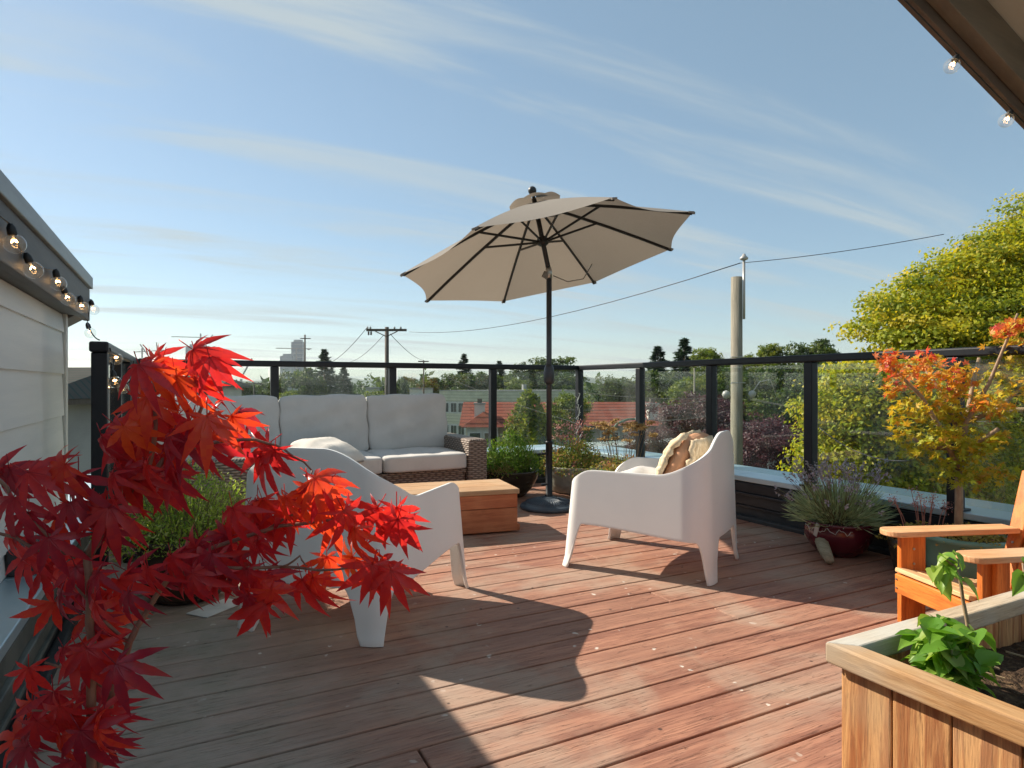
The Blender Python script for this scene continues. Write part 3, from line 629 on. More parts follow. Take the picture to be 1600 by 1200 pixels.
for k in range(8):
    a0, a1 = angs[k], angs[k]+math.pi/4; V = []; F = []
    for i in range(nr+1):
        r = 0.10 + (Rr-0.10)*i/nr
        for j in range(11):
            f = j/10; p0 = T(r, a0, rib_z(r)); p1 = T(r, a1, rib_z(r)); p = p0.lerp(p1, f)
            bow = math.sin(f*math.pi)
            p = p - tl*0.012*bow*(r/Rr) - (p-(top+tl*rib_z(r))).normalized()*bow*0.055*(r/Rr)**3
            V.append(p)
    for i in range(nr):
        for j in range(10): q = i*11+j; F.append((q, q+1, q+12, q+11))
    MB().add(V, F).build('canopy_panel', M['canopy'], um, smooth=True)
    rp = [T(r, a0, rib_z(r)-0.014) for r in (0.03, 0.3, 0.6, 0.9, Rr-0.012)]
    rb = MB()
    for p, q in zip(rp[:-1], rp[1:]): rb.beam(p, q + (q-p)*0.01, 0.013, 0.02, tl)
    ro = rb.build('rib', M['rib'], um)
    MB().beam(T(Rr-0.03, a0, rib_z(Rr-0.03)-0.008), T(Rr+0.008, a0, rib_z(Rr)-0.010), 0.035, 0.014, tl).build('rib_pocket', M['canopy'], ro)
    MB().beam(T(0.035, a0, 0.25), T(0.50, a0, rib_z(0.50)-0.02), 0.010, 0.016, tl).build('strut', M['rib'], um)
for k in range(8):                                          # vent cap above the canopy opening
    a0, a1 = angs[k], angs[k]+math.pi/4; V = []; F = []
    for i in range(5):
        r = 0.02 + 0.20*i/4; l = LA+0.050-0.075*(r/0.22)
        for j in range(7):
            f = j/6; p = T(r, a0, l).lerp(T(r, a1, l), f) + tl*0.022*math.sin(f*math.pi)*(i/4); V.append(p)
    for i in range(4):
        for j in range(6): q = i*7+j; F.append((q, q+1, q+8, q+7))
    MB().add(V, F).build('vent_flap', M['canopy'], um, smooth=True)
MB().tube([top+tl*0.60, top+tl*0.645], [0.014, 0.012], 10).build('finial_neck', M['rib'], um, smooth=True)
fp = top+tl*0.672
s_ = MB(); s_.lathe([(0.034*math.sin(a), -0.034*math.cos(a)) for a in (math.pi*k/10 for k in range(11))], 18, fp, False); s_.build('finial', M['rib'], um, smooth=True)
MB().tube([top+Vector((0.03, -0.01, -0.03)), top+Vector((0.14, -0.05, -0.075)), top+Vector((0.26, -0.09, -0.05)), top+Vector((0.33, -0.11, 0.07))], 0.004, 5).build('tie_strap', M['canopy'], um, smooth=True)
MB().box(top+Vector((-0.03, 0, -0.03)), (0.05, 0.02, 0.05), Matrix.Rotation(0.5, 3, 'Y')).build('tie_tab', M['canopy'], um, bevel=0.004)

# small cedar adirondack chair; local +y is forward
ac = C(1.548, 2.41); fw = C(-0.99, -0.137); ad = thing('adirondack_chair', 'small orange cedar adirondack chair behind the planter', 'chair', (ac.x, ac.y, 0), math.atan2(fw.y, fw.x)-math.pi/2)
for sx in (-1, 1):
    x = sx*0.19
    m = MB(); n = 10                                      # arm board with rounded front
    out = [(-0.055, -0.56), (-0.055, -0.03)] + [(-0.055+0.055*(1-math.cos(a)), -0.03+0.045*math.sin(a)) for a in (math.pi/2*k/6 for k in range(1, 7))]
    out += [(0.055-0.055*(1-math.cos(a)), -0.03+0.045*math.sin(a)) for a in (math.pi/2*k/6 for k in range(5, -1, -1))] + [(0.035, -0.56)]
    if sx < 0: out = [(-a, b) for a, b in out][::-1]
    nn = len(out); m.add([(x+a, b, 0.3565) for a, b in out]+[(x+a, b, 0.379) for a, b in out], [tuple(range(nn))[::-1], tuple(range(nn, 2*nn))] + [(i, (i+1) % nn, nn+(i+1) % nn, nn+i) for i in range(nn)])
    m.build('arm', M['cedar_pale'], ad, bevel=0.004)
    MB().span((x-0.012, -0.165, 0.0), (x+0.012, -0.055, 0.356)).build('front_leg', M['cedar_up'], ad, bevel=0.003)
    MB().span((x+sx*0.0125, -0.13, 0.20), (x+sx*0.034, -0.09, 0.3555)).build('arm_bracket', M['cedar_up'], ad, bevel=0.003)
    for z in (0.24, 0.30): MB().tube([(x-sx*0.0125, -0.11, z), (x-sx*0.016, -0.11, z)], 0.005, 8).build('bolt', M['steel'], ad)
    xi = sx*0.165
    m = MB(); P = [(-0.045, 0.13), (-0.045, 0.205), (-0.50, 0.125), (-0.72, 0.045), (-0.74, 0.0), (-0.66, 0.0), (-0.48, 0.06)]
    nn = len(P); m.add([(xi-0.011, a, b) for a, b in P]+[(xi+0.011, a, b) for a, b in P], [tuple(range(nn)), tuple(range(nn, 2*nn))[::-1]] + [(i, nn+i, nn+(i+1) % nn, (i+1) % nn) for i in range(nn)])
    m.build('rear_leg', M['cedar'], ad, bevel=0.002)
MB().span((-0.177, -0.0445, 0.128), (0.177, -0.024, 0.205)).build('apron', M['cedar_x'], ad, bevel=0.004)
for x in (-0.165, 0.165):
    for z in (0.15, 0.185): MB().tube([(x, -0.0235, z), (x, -0.021, z)], 0.004, 8).build('bolt', M['steel'], ad)
for i in range(6):
    y = -0.05 - i*0.072; z = 0.2055 - (0.0-y-0.05)*0.176
    MB().box((0, y-0.008, z+0.010), (0.356, 0.066, 0.018), Matrix.Rotation(R(10), 3, 'X')).build('seat_slat', M['cedar_pale_x'], ad, bevel=0.004)
for i in range(5):
    a = (i-2)*R(3.2); x0 = (i-2)*0.066; ht = 0.60-0.022*abs(i-2)**1.6
    rot = Matrix.Rotation(R(21), 3, 'X') @ Matrix.Rotation(a, 3, 'Y')
    c = Vector((x0, -0.475, 0.11)) + rot @ Vector((0, 0, ht/2))
    MB().box(c, (0.064, 0.018, ht), rot).build('back_slat', M['cedar_up'], ad, bevel=0.005)
    for z in (0.22,): 
        p = Vector((x0, -0.475, 0.11)) + rot @ Vector((0, 0.0095, z)); q = p + rot @ Vector((0, 0.003, 0)); MB().tube([p, q], 0.005, 8).build('bolt', M['steel'], ad)
rot = Matrix.Rotation(R(21), 3, 'X')
for hgt in (0.235, 0.42):
    c = Vector((0, -0.475, 0.11)) + rot @ Vector((0, -0.021, hgt)); MB().box(c, (0.40 if hgt < .3 else 0.30, 0.022, 0.05), rot).build('back_rail', M['cedar_x'], ad, bevel=0.003)

# cedar planter in the right foreground
PU, PV = 1.15, 0.86; pl = thing('cedar_planter', 'weathered cedar planter box with mitred rim in the right foreground', 'planter', (PU, PV, 0))
PW, PL, PH = 1.15, 1.25, 0.45
i0 = 0.022
def mitre(a, b, c, d, z0, z1, mat):
    P = [a, b, c, d]; return MB().add([(x, y, z0) for x, y in P]+[(x, y, z1) for x, y in P], [(0,1,2,3)[::-1], (4,5,6,7), (0,1,5,4), (1,2,6,5), (2,3,7,6), (3,0,4,7)]).build('rim_board', M[mat], pl, bevel=0.004)
rw = 0.046; g = 0.0012
mitre((0+g, 0), (rw+g, -rw), (PW-rw-g, -rw), (PW-g, 0), PH-0.04, PH, 'rim_wood')
mitre((0, -PL+g), (rw, -PL+rw+g), (rw, -rw-g), (0, 0-g), PH-0.04, PH+0.001, 'rim_wood_y')
mitre((PW, 0-g), (PW-rw, -rw-g), (PW-rw, -PL+rw+g), (PW, -PL+g), PH-0.04, PH+0.001, 'rim_wood_y')
mitre((0+g, -PL), (PW-g, -PL), (PW-rw-g, -PL+rw), (rw+g, -PL+rw), PH-0.04, PH, 'rim_wood')
bw = 0.104
nb = int((PL-0.06)/bw)
for i in range(nb+1):
    y1 = -0.0215 - i*bw; y0 = max(y1-bw+0.003, -PL+0.03)
    if y1-y0 < 0.02: continue
    for x in (i0, PW-i0-0.02): MB().span((x, y0, 0.02), (x+0.018, y1, PH-0.041)).build('side_board', M['planter'], pl, bevel=0.003)
nb = int((PW-0.1)/bw)
for i in range(nb+1):
    x0 = i0+0.022 + i*bw; x1 = min(x0+bw-0.003, PW-i0-0.022)
    if x1-x0 < 0.02: continue
    for y in (-0.042, -PL+0.022): MB().span((x0, y, 0.02), (x1, y+0.02, PH-0.041)).build('side_board', M['planter'], pl, bevel=0.003)
bmx = bmesh.new(); bmesh.ops.create_grid(bmx, x_segments=60, y_segments=64, size=0.5)
for v in bmx.verts:
    x, y = v.co.x*(PW-0.088), v.co.y*(PL-0.088); v.co = (x+PW/2, y-PL/2, PH-0.095 + 0.012*math.sin(x*9+1)*math.sin(y*8) + 0.008*random.random())
me = bpy.data.meshes.new('soil'); bmx.to_mesh(me); bmx.free(); me.materials.append(M['soil']); link('soil', me, pl)
lit = MB()
for i in range(260):                                      # bark chips and dry stalks lying on the soil
    x = random.uniform(0.09, PW-0.09); y = random.uniform(-PL+0.09, -0.09); a = random.uniform(0, 6.3); L_ = random.uniform(0.008, 0.03) if i % 9 else random.uniform(0.05, 0.11)
    z = PH-0.086 + 0.012*math.sin((x-PW/2)*9+1)*math.sin((y+PL/2)*8) + random.uniform(0, 0.006)
    lit.box((x, y, z), (L_, random.uniform(0.003, 0.009) if i % 9 else 0.004, 0.003), Matrix.Rotation(a, 3, 'Z') @ Matrix.Rotation(random.uniform(-.5, .5), 3, 'Y'))
o = lit.build('bark_chips', M['dry_stem'], pl); o['kind'] = 'stuff'

# ================================================================ POTS AND PLANTS
def pot(name, label, c, prof, mat, soil_r, soil_z, n=48, cat='plant pot'):
    t = thing(name, label, cat, (c[0], c[1], 0.0005))
    MB().lathe(prof, n).build('pot', M[mat], t, smooth=True)
    MB().lathe([(0.0, soil_z-0.02), (soil_r, soil_z-0.02), (soil_r, soil_z), (soil_r*0.5, soil_z+0.008), (0.0, soil_z+0.01)], 24).build('soil', M['soil'], t)
    return t
def hemi(n, r, rz, rmin=0.25, top=1.0):
    d = unit(rng.normal(size=(n, 3))); d[:, 2] = np.abs(d[:, 2])*top; rad = (rmin**3 + (1-rmin**3)*rng.random(n))**(1/3)
    lump = 1 + 0.16*np.sin(d[:, 0]*5+1.3)*np.cos(d[:, 1]*4+.6) + 0.10*np.sin(d[:, 1]*9+d[:, 2]*7)
    return d*rad[:, None]*np.array([r, r, rz])*lump[:, None], d
def bush(parent, name, mat, c, r, rz, n, L, W, seed=0, upb=0.6, tmean=0.5, tsd=0.22, trail=0.0):
    P, d = hemi(n, r, rz); P[:, 2] -= trail*rng.random(n)*np.clip(np.hypot(P[:, 0], P[:, 1])/r-0.75, 0, 1)*3
    N = d*0.6 + rng.normal(size=(n, 3))*0.7; N[:, 2] += 0.35
    D = d*0.8 + rng.normal(size=(n, 3))*0.5; D[:, 2] += upb
    clump = 0.14*np.sin(P[:, 0]*31)*np.sin(P[:, 1]*27+1)+0.12*np.sin(P[:, 2]*37+P[:, 0]*19)
    tint = rng.normal(tmean, tsd, n) + clump
    me = leaf_mesh(name, M[mat], P + np.array(c), N, L*rng.uniform(0.6, 1.3, n), W*rng.uniform(0.7, 1.2, n), tint, D, 0.12)
    return link(name, me, parent)
def stems(parent, name, mat, c, n, r0, r1, h, rad=0.0022, seed=0, bend=0.3):
    m = MB(); tips = []
    for i in range(n):
        a = random.uniform(0, 6.283); q = math.sqrt(random.random()); hh = h*random.uniform(0.7, 1.1)
        p0 = Vector((math.cos(a)*r0*q, math.sin(a)*r0*q, 0)); p2 = Vector((math.cos(a)*r1*q, math.sin(a)*r1*q, hh)) + Vector((random.uniform(-.03, .03), random.uniform(-.03, .03), 0))
        p1 = p0.lerp(p2, 0.5) + Vector((0, 0, hh*0.12)); cc = Vector(c)
        m.tube([cc+p0, cc+p1, cc+p2], [rad, rad*0.8, rad*0.5], 4, False); tips.append((cc+p2, (p2-p1).normalized()))
    m.build(name, M[mat], parent); return tips

# left dark pot with pale herb
lp = pot('potted_herb', 'dark glazed pot of bright green herb beside the left railing post', (0.02, 3.28), [(0.0, 0.0), (0.13, 0.0), (0.165, 0.03), (0.205, 0.15), (0.215, 0.255), (0.232, 0.265), (0.235, 0.285), (0.222, 0.292), (0.20, 0.285), (0.195, 0.24), (0, 0.24)], 'dark_glaze', 0.196, 0.262, cat='potted plant')
stems(lp, 'stem', 'stem', (0, 0, 0.26), 150, 0.15, 0.30, 0.24)
bush(lp, 'foliage', 'lf_herb', (0, 0, 0.25), 0.33, 0.31, 7500, 0.022, 0.008, upb=0.9, tmean=0.55)
pp = MB(); pp.box((0.13, 3.045, 0.0035), (0.21, 0.12, 0.003), Matrix.Rotation(0.7, 3, 'Z')); tag(pp.build('paper_sheet', M['paper']), 'flat white sheet lying beside the dark herb pot', 'paper')
# dark bowl, back row
bp = pot('potted_bush', 'wide dark bowl of bushy green plant left of the umbrella pole', (2.52, 4.93), [(0, 0), (0.10, 0), (0.125, 0.012), (0.19, 0.08), (0.235, 0.165), (0.25, 0.215), (0.258, 0.225), (0.25, 0.235), (0.232, 0.225), (0.22, 0.19), (0, 0.19)], 'bowl_glaze', 0.222, 0.212, cat='potted plant')
stems(bp, 'stem', 'stem', (0, 0, 0.21), 90, 0.16, 0.24, 0.20)
bush(bp, 'foliage', 'lf_bush', (0, 0, 0.205), 0.265, 0.31, 5200, 0.032, 0.011, upb=0.8, tmean=0.52, trail=0.04)
bush(bp, 'dry_foliage', 'lf_dry', (-0.14, -0.12, 0.21), 0.12, 0.09, 500, 0.025, 0.009, upb=0.3)
# pale pot with mixed autumn planting
gp = pot('potted_flowers', 'pale stone pot of mixed fading flowers in the railing corner', (3.14, 4.88), [(0, 0), (0.17, 0), (0.20, 0.015), (0.235, 0.10), (0.255, 0.20), (0.265, 0.228), (0.262, 0.24), (0.245, 0.24), (0.235, 0.20), (0, 0.2)], 'pale_pot', 0.238, 0.222, cat='potted plant')
bush(gp, 'foliage', 'lf_mixed', (0, 0, 0.215), 0.30, 0.24, 3800, 0.030, 0.012, upb=0.5, tmean=0.38, tsd=0.26, trail=0.10)
tp = stems(gp, 'flower_stem', 'pink_stem', (-0.02, 0.06, 0.22), 14, 0.12, 0.16, 0.36)
def heads(parent, name, mat, tips, r, n, L, W, flat=False):
    P = []; N = []
    for p, d in tips:
        q = rng.normal(size=(n, 3))*r*0.5
        if flat: q[:, 2] *= 0.15
        P.append(q + np.array(p)); N.append(rng.normal(size=(n, 3))*0.6 + np.array([0, 0, 0.8]))
    P = np.concatenate(P); N = np.concatenate(N)
    for i in range(len(tips)):
        s_ = slice(i*n, (i+1)*n); link(name, leaf_mesh(name, M[mat], P[s_], N[s_], L*rng.uniform(0.7, 1.3, n), W, rng.random(n), None, 0.1), parent)
heads(gp, 'flower_head', 'lf_pink', tp, 0.05, 26, 0.020, 0.010)
# long trough of grasses and yarrow beyond the right chair
yp = pot('potted_yarrow', 'low pot of dry yarrow heads behind the right white chair', (3.20, 4.22), [(0, 0), (0.17, 0), (0.20, 0.015), (0.225, 0.18), (0.235, 0.215), (0.225, 0.225), (0.205, 0.20), (0, 0.2)], 'pale_pot', 0.21, 0.208, cat='potted plant')
bush(yp, 'foliage', 'lf_mixed', (0, 0, 0.20), 0.27, 0.17, 2600, 0.030, 0.010, upb=0.4, tmean=0.48, tsd=0.2, trail=0.06)
ty = stems(yp, 'dry_stem', 'dry_stem', (0, 0, 0.21), 34, 0.14, 0.30, 0.44)
heads(yp, 'seed_head', 'lf_dry', ty, 0.036, 56, 0.020, 0.014, True)
# white bleached twig wound up the corner post
m = MB(); pts = []
for k in range(40):
    z = 0.36 + 0.52*k/39; pts.append((RU-0.045+0.016*math.sin(k*0.55)+random.uniform(-.008, .008), RV-0.050+0.010*math.cos(k*0.7)+random.uniform(-.004, .004), z+random.uniform(-.006, .006)))
m.tube(pts, 0.0035, 5)
for k in range(3, 38, 2):
    p = Vector(pts[k]); m.tube([p, p+Vector((random.uniform(-.05, .03), -0.01, random.uniform(0.02, 0.05)))], [0.0035, 0.0015], 4)
tag(m.build('bleached_twig', M['white_twig'], smooth=True), 'white bleached twig twining up the corner railing post', 'twig')
# lavender
lv = pot('potted_lavender', 'round maroon glazed pot of lavender by the right parapet', (3.335, 2.405), [(0, 0), (0.095, 0), (0.11, 0.008), (0.150, 0.05), (0.178, 0.105), (0.178, 0.145), (0.172, 0.165), (0.180, 0.178), (0.182, 0.190), (0.172, 0.194), (0.160, 0.185), (0.158, 0.16), (0, 0.16)], 'maroon', 0.159, 0.178, cat='potted plant')
n = 2600; a = rng.random(n)*6.283; el = np.arcsin(np.clip(rng.random(n)**0.75, 0.05, 1)); d = np.stack([np.cos(a)*np.cos(el), np.sin(a)*np.cos(el), np.sin(el)], 1)
P = np.array([0, 0, 0.17]) + d*rng.uniform(0.05, 0.20, n)[:, None] + np.stack([np.cos(a), np.sin(a), 0*a], 1)*0.07*rng.random(n)[:, None]
link('leaf_blade', leaf_mesh('leaf_blade', M['lf_lav'], P, np.cross(d, rng.normal(size=(n, 3))), rng.uniform(0.05, 0.11, n), 0.0055, rng.normal(0.5, 0.25, n), d + rng.normal(size=(n, 3))*0.22), lv)
tl_ = stems(lv, 'flower_stem', 'stem', (0, 0, 0.19), 105, 0.12, 0.31, 0.32, 0.0018)
low = stems(lv, 'flower_stem', 'stem', (0, 0, 0.18), 34, 0.13, 0.36, 0.17, 0.0018)
P = []; D = []
for p, d in tl_ + low:
    k = 12; tt = rng.random(k)*0.045; P.append(np.array(p) - np.array(d)*tt[:, None] + rng.normal(size=(k, 3))*0.003); D.append(np.tile(np.array(d), (k, 1)) + rng.normal(size=(k, 3))*0.7)
P = np.concatenate(P); D = np.concatenate(D)
link('flower_spike', leaf_mesh('flower_spike', M['lf_lavf'], P, rng.normal(size=P.shape), 0.016, 0.010, rng.random(len(P)), D), lv)
c_ = C(-0.88, -0.47).normalized()
MB().box((c_.x*0.168-0.02, c_.y*0.168, 0.155), (0.024, 0.004, 0.085), Matrix.Rotation(math.atan2(c_.y, c_.x)+math.pi/2, 3, 'Z') @ Matrix.Rotation(0.45, 3, 'Y') @ Matrix.Rotation(0.25, 3, 'X')).build('plant_tag', M['tag'], lv)
m = MB(); pts = []
for k in range(30):                                        # pale root trailing over the rim
    a = math.atan2(c_.y, c_.x)-0.5+1.5*k/29; r = 0.186 + 0.004*math.sin(k*1.7); pts.append((r*math.cos(a), r*math.sin(a), 0.158+0.012*math.sin(k*0.9)+0.006*math.sin(k*2.1)))
m.tube(pts, 0.0016, 5).build('dry_root', M['white_twig'], lv, smooth=True)
# driftwood leaning against the lavender pot
g0 = C(0.497*3.41, 3.41); g1 = C(0.462*3.80, 3.80)
m = MB(); a, b = Vector((g0.x, g0.y, 0.026)), Vector((g1.x, g1.y, 0.075)); pts = [a.lerp(b, k/9) + Vector((0.020*math.sin(k*0.35), 0.012*math.sin(k*0.7), 0.045*math.sin(k/9*math.pi))) for k in range(10)]
m.tube(pts, [0.022, 0.030, 0.033, 0.034, 0.034, 0.034, 0.033, 0.032, 0.030, 0.022], 9)
dw = m.build('driftwood', M['driftwood'], smooth=True); tag(dw, 'grey driftwood piece on the deck beside the maroon pot', 'driftwood')
# celadon pot with little maple
mc = C(0.708*3.12, 3.12); mpz = 0.225
mpot = pot('potted_maple', 'celadon pot with small yellow and red maple behind the cedar chair', (mc.x, mc.y), [(0, 0), (0.13, 0), (0.155, 0.02), (0.175, 0.12), (0.180, 0.205), (0.192, 0.215), (0.192, 0.235), (0.175, 0.238), (0.165, 0.2), (0, 0.2)], 'celadon', 0.166, 0.222, cat='potted tree')
bush(mpot, 'sedum_mat', 'lf_sedum', (0, 0, 0.215), 0.185, 0.055, 1300, 0.020, 0.012, upb=0.2, tmean=0.5, trail=0.03)
m = MB()
def loc(px, py, Y): return PX(px, py, Y) - Vector((mc.x, mc.y, 0))
tb = loc(1497, 815, 3.12); tb = Vector((loc(1497, 815, 3.12).x, loc(1497, 815, 3.12).y, 0.2))
fork = loc(1498, 735, 3.12)
m.tube([tb, tb.lerp(fork, 0.5)+Vector((0.006, 0, 0)), fork], [0.020, 0.018, 0.016], 10)
limbs = [[(1498, 735, 3.12), (1470, 670, 3.10), (1440, 620, 3.08), (1405, 585, 3.05), (1372, 555, 3.0)],
         [(1498, 735, 3.12), (1500, 680, 3.2), (1470, 610, 3.25), (1440, 570, 3.3)],
         [(1498, 735, 3.12), (1510, 660, 3.15), (1545, 600, 3.1), (1570, 540, 3.05), (1590, 490, 3.0)],
         [(1510, 660, 3.15), (1560, 640, 3.2), (1610, 590, 3.2), (1650, 520, 3.2)],
         [(1498, 720, 3.12), (1530, 690, 3.05), (1560, 670, 2.98)], [(1495, 700, 3.12), (1450, 700, 3.2), (1420, 680, 3.25)],
         [(1505, 690, 3.15), (1520, 600, 3.3), (1530, 560, 3.35)], [(1570, 640, 3.2), (1640, 640, 3.1), (1690, 600, 3.1)]]
for L_ in limbs: m.tube([loc(*p) for p in L_], [0.012*(1-0.17*k)+0.001 for k in range(len(L_))], 7)
m.build('trunk', M['young_bark'], mpot, smooth=True)
cl = [(1385, 562, .06, .95), (1400, 575, .09, .9), (1430, 590, .12, .85), (1440, 565, .08, .9), (1465, 585, .12, .75), (1500, 590, .10, .75), (1455, 630, .13, .45), (1420, 640, .10, .45), (1485, 640, .12, .3), (1500, 690, .14, .3), (1485, 740, .10, .25), (1520, 745, .10, .4),
      (1500, 715, .12, .25), (1435, 700, .11, .3), (1410, 670, .08, .35), (1540, 630, .10, .65), (1560, 680, .04, .5), (1552, 690, .06, .5), (1535, 745, .03, .5), (1562, 740, .07, .5), (1570, 590, .14, .35), (1580, 540, .12, .55), (1575, 515, .08, .9), (1600, 560, .12, .25), (1610, 610, .12, .5),
      (1640, 560, .14, .3), (1660, 620, .12, .5), (1690, 580, .12, .4), (1515, 655, .10, .45), (1560, 640, .09, .55), (1395, 610, .05, .8), (1470, 680, .10, .3), (1525, 700, .09, .3), (1590, 505, .05, .95), (1490, 610, .08, .7)]
P = []; Tn = []
for (px, py, r, tn) in cl:
    k = int(30 + 2600*r*r*1.6); c = np.array(loc(px, py, 3.1 + random.uniform(-.12, .12))); q = unit(rng.normal(size=(k, 3)))*(rng.random(k)**0.5)[:, None]*r*0.95; q[:, 2] *= 0.8
    P.append(c+q); Tn.append(rng.normal(tn-0.19, 0.19, k))
P = np.concatenate(P); Tn = np.concatenate(Tn); n = len(P)
Nn = rng.normal(size=(n, 3))*0.7 + np.array([0, 0, 0.7]) + np.array(sun_dir)*0.3; Dm = unit(rng.normal(size=(n, 3)) + np.array([0, 0, -0.6]))
Nn = unit(Nn); Dm = unit(Dm - (Dm*Nn).sum(1, keepdims=True)*Nn); Sm = np.cross(Nn, Dm)
PP = []; NN = []; DD = []; LL = []; TT = []
for ang, ln in ((0, 1), (0.75, .88), (-0.75, .88), (1.55, .6), (-1.55, .6)):
    PP.append(P); NN.append(Nn + rng.normal(size=(n, 3))*0.12); DD.append(Dm*math.cos(ang)+Sm*math.sin(ang)); LL.append(np.full(n, 0.030*ln)); TT.append(Tn)
link('foliage', leaf_mesh('foliage', M['lf_mapl'], np.concatenate(PP), np.concatenate(NN), np.concatenate(LL)*np.tile(rng.uniform(.8, 1.2, n), 5), np.concatenate(LL)*0.36, np.concatenate(TT), np.concatenate(DD)), mpot)
# pot of flowering sedum left of the little maple
sc = C(0.640*3.30, 3.30); sp_ = pot('potted_sedum', 'low dark pot of sedum with pink flower stalks by the parapet', (sc.x, sc.y), [(0, 0), (0.11, 0), (0.125, 0.01), (0.15, 0.12), (0.16, 0.165), (0.15, 0.172), (0.135, 0.15), (0, 0.15)], 'bowl_glaze', 0.137, 0.157, cat='potted plant')
bush(sp_, 'foliage', 'lf_sedum', (0, 0, 0.15), 0.165, 0.09, 1500, 0.020, 0.012, upb=0.3, tmean=0.42)
ts = stems(sp_, 'flower_stem', 'pink_stem', (0, 0, 0.17), 15, 0.10, 0.17, 0.22, 0.003)
heads(sp_, 'flower_head', 'lf_pink', ts, 0.024, 34, 0.010, 0.006)
# plants growing in the cedar planter
gb = PX(1485, 1030, 1.24) ; gb.z = PH-0.085
gl = thing('leafy_plant', 'bright green broad-leaved plant in the cedar planter', 'plant', gb)
def broad_leaf(L, W, droop, seed):
    m = MB(); n = 7; rr = random.Random(seed); V = []
    for i in range(n+1):
        f = i/n; w = W*math.sin(min(1, f*1.02)**0.75*math.pi)**0.85*(1+0.10*(i % 2)) if 0 < i < n else 0.0015
        z = -droop*L*f*f + 0.02*L*math.sin(f*9)
        for s_ in (-1, -0.5, 0, 0.5, 1): V.append((w*s_*0.5, L*f, z + abs(s_)*w*0.22 - 0.03*W*(1-abs(s_))))
    F = [(i*5+j, i*5+j+1, i*5+j+6, i*5+j+5) for i in range(n) for j in range(4)]
    m.add(V, F); return m
def set_tint(me, v):
    at = me.attributes.new('tint', 'FLOAT', 'FACE'); at.data.foreach_set('value', np.clip(v if hasattr(v, '__len__') else np.full(len(me.polygons), v), 0, 1).astype(np.float32))
bl = []
for i in range(6):
    me = broad_leaf(0.080, 0.060, 0.25+0.12*i, i).mesh('leaf', M['lf_basil'], True); set_tint(me, 0.25+0.12*i); bl.append(me)
st = MB(); rl = random.Random(3)
nodes = []
for i in range(17):
    a = rl.uniform(0, 6.28); r = rl.uniform(0.01, 0.065); h_ = rl.uniform(0.05, 0.14)
    tip = Vector((math.cos(a)*r, math.sin(a)*r, h_)); st.tube([(0.02*math.cos(a), 0.02*math.sin(a), -0.01), tip*0.6, tip], [0.004, 0.003, 0.002], 6); nodes += [tip, tip*0.75, tip*0.5]
st.build('stem', M['stem'], gl, smooth=True)
for i, nd in enumerate(nodes):
    for k in range(4):
        a = rl.uniform(0, 6.28); o = link('leaf', bl[rl.randrange(6)], gl, nd, (R(rl.uniform(-15, 40)), R(rl.uniform(-20, 20)), a), (rl.uniform(.38, .72),)*3)
sb_ = PX(1513, 985, 1.30); sb_.z = PH-0.10
spn = thing('leggy_sprout', 'tall leggy sprout with pale leaves in the cedar planter', 'plant', sb_)
q = lambda px, py: PX(px, py, 1.30) - sb_
m = MB(); m.tube([(0, 0, -0.01), q(1512, 975), q(1505, 940), q(1500, 905), q(1492, 885), q(1478, 875)], [0.005, 0.0045, 0.004, 0.0035, 0.003, 0.002], 6); m.build('stem', M['young_bark'], spn, smooth=True)
for i, (px, py) in enumerate(((1478, 872), (1470, 880), (1490, 868), (1482, 885), (1498, 890), (1465, 890), (1488, 862), (1475, 895), (1500, 905), (1472, 868), (1484, 878), (1466, 900), (1478, 888), (1494, 878), (1460, 884), (1486, 900))):
    link('leaf', bl[3 + i % 3], spn, q(px, py), (R(rl.uniform(-40, 30)), R(rl.uniform(-30, 30)), rl.uniform(0, 6.28)), (rl.uniform(.28, .5),)*3)
sb2 = PX(1606, 1000, 1.28); sb2.z = PH-0.10
sp2 = thing('leggy_sprout', 'thin sprout at the right frame edge of the planter', 'plant', sb2)
q2 = lambda px, py: PX(px, py, 1.28) - sb2
m = MB(); m.tube([(0, 0, -0.01), q2(1606, 940), q2(1598, 880)], [0.004, 0.003, 0.002], 6); m.build('stem', M['young_bark'], sp2, smooth=True)
for i, (px, py) in enumerate(((1598, 878), (1602, 895), (1595, 900), (1606, 885))): link('leaf', bl[2 + i % 3], sp2, q2(px, py), (R(rl.uniform(-40, 30)), R(rl.uniform(-30, 30)), rl.uniform(0, 6.28)), (.6,)*3)

# ---------------------------------------------------------------- red maple in the left foreground
rmc = C(-0.565, 0.87); rm = thing('red_maple', 'young maple with crimson leaves in the left foreground', 'tree', (rmc.x, rmc.y, 0))
MB().lathe([(0, 0.0005), (0.13, 0.0005), (0.15, 0.02), (0.185, 0.25), (0.20, 0.27), (0.20, 0.30), (0.18, 0.30), (0.172, 0.26), (0, 0.26)], 40).build('pot', M['dark_glaze'], rm, smooth=True)
MB().lathe([(0, 0.25), (0.171, 0.25), (0.171, 0.275), (0, 0.28)], 24).build('soil', M['soil'], rm)
def rloc(px, py, Y=0.87): return PX(px, py, Y) - Vector((rmc.x, rmc.y, 0))
br = MB()
def limb(pts, r0, r1):
    P3 = [rloc(*p) for p in pts]; n = len(P3)
    fine = []
    for i in range(n-1):
        for k in range(3): fine.append(P3[i].lerp(P3[i+1], k/3) + Vector((random.uniform(-1, 1), random.uniform(-1, 1), random.uniform(-1, 1)))*0.0018)
    fine.append(P3[-1]); br.tube(fine, [r0+(r1-r0)*k/(len(fine)-1) for k in range(len(fine))], 8)
limb([(158, 1400, .87), (150, 1210, .87), (176, 1078, .87), (202, 1004, .87), (222, 965, .88), (262, 905, .88), (330, 858, .9), (439, 823, .92), (500, 815, .93), (561, 807, .95), (612, 800, .95)], 0.0058, 0.0014)
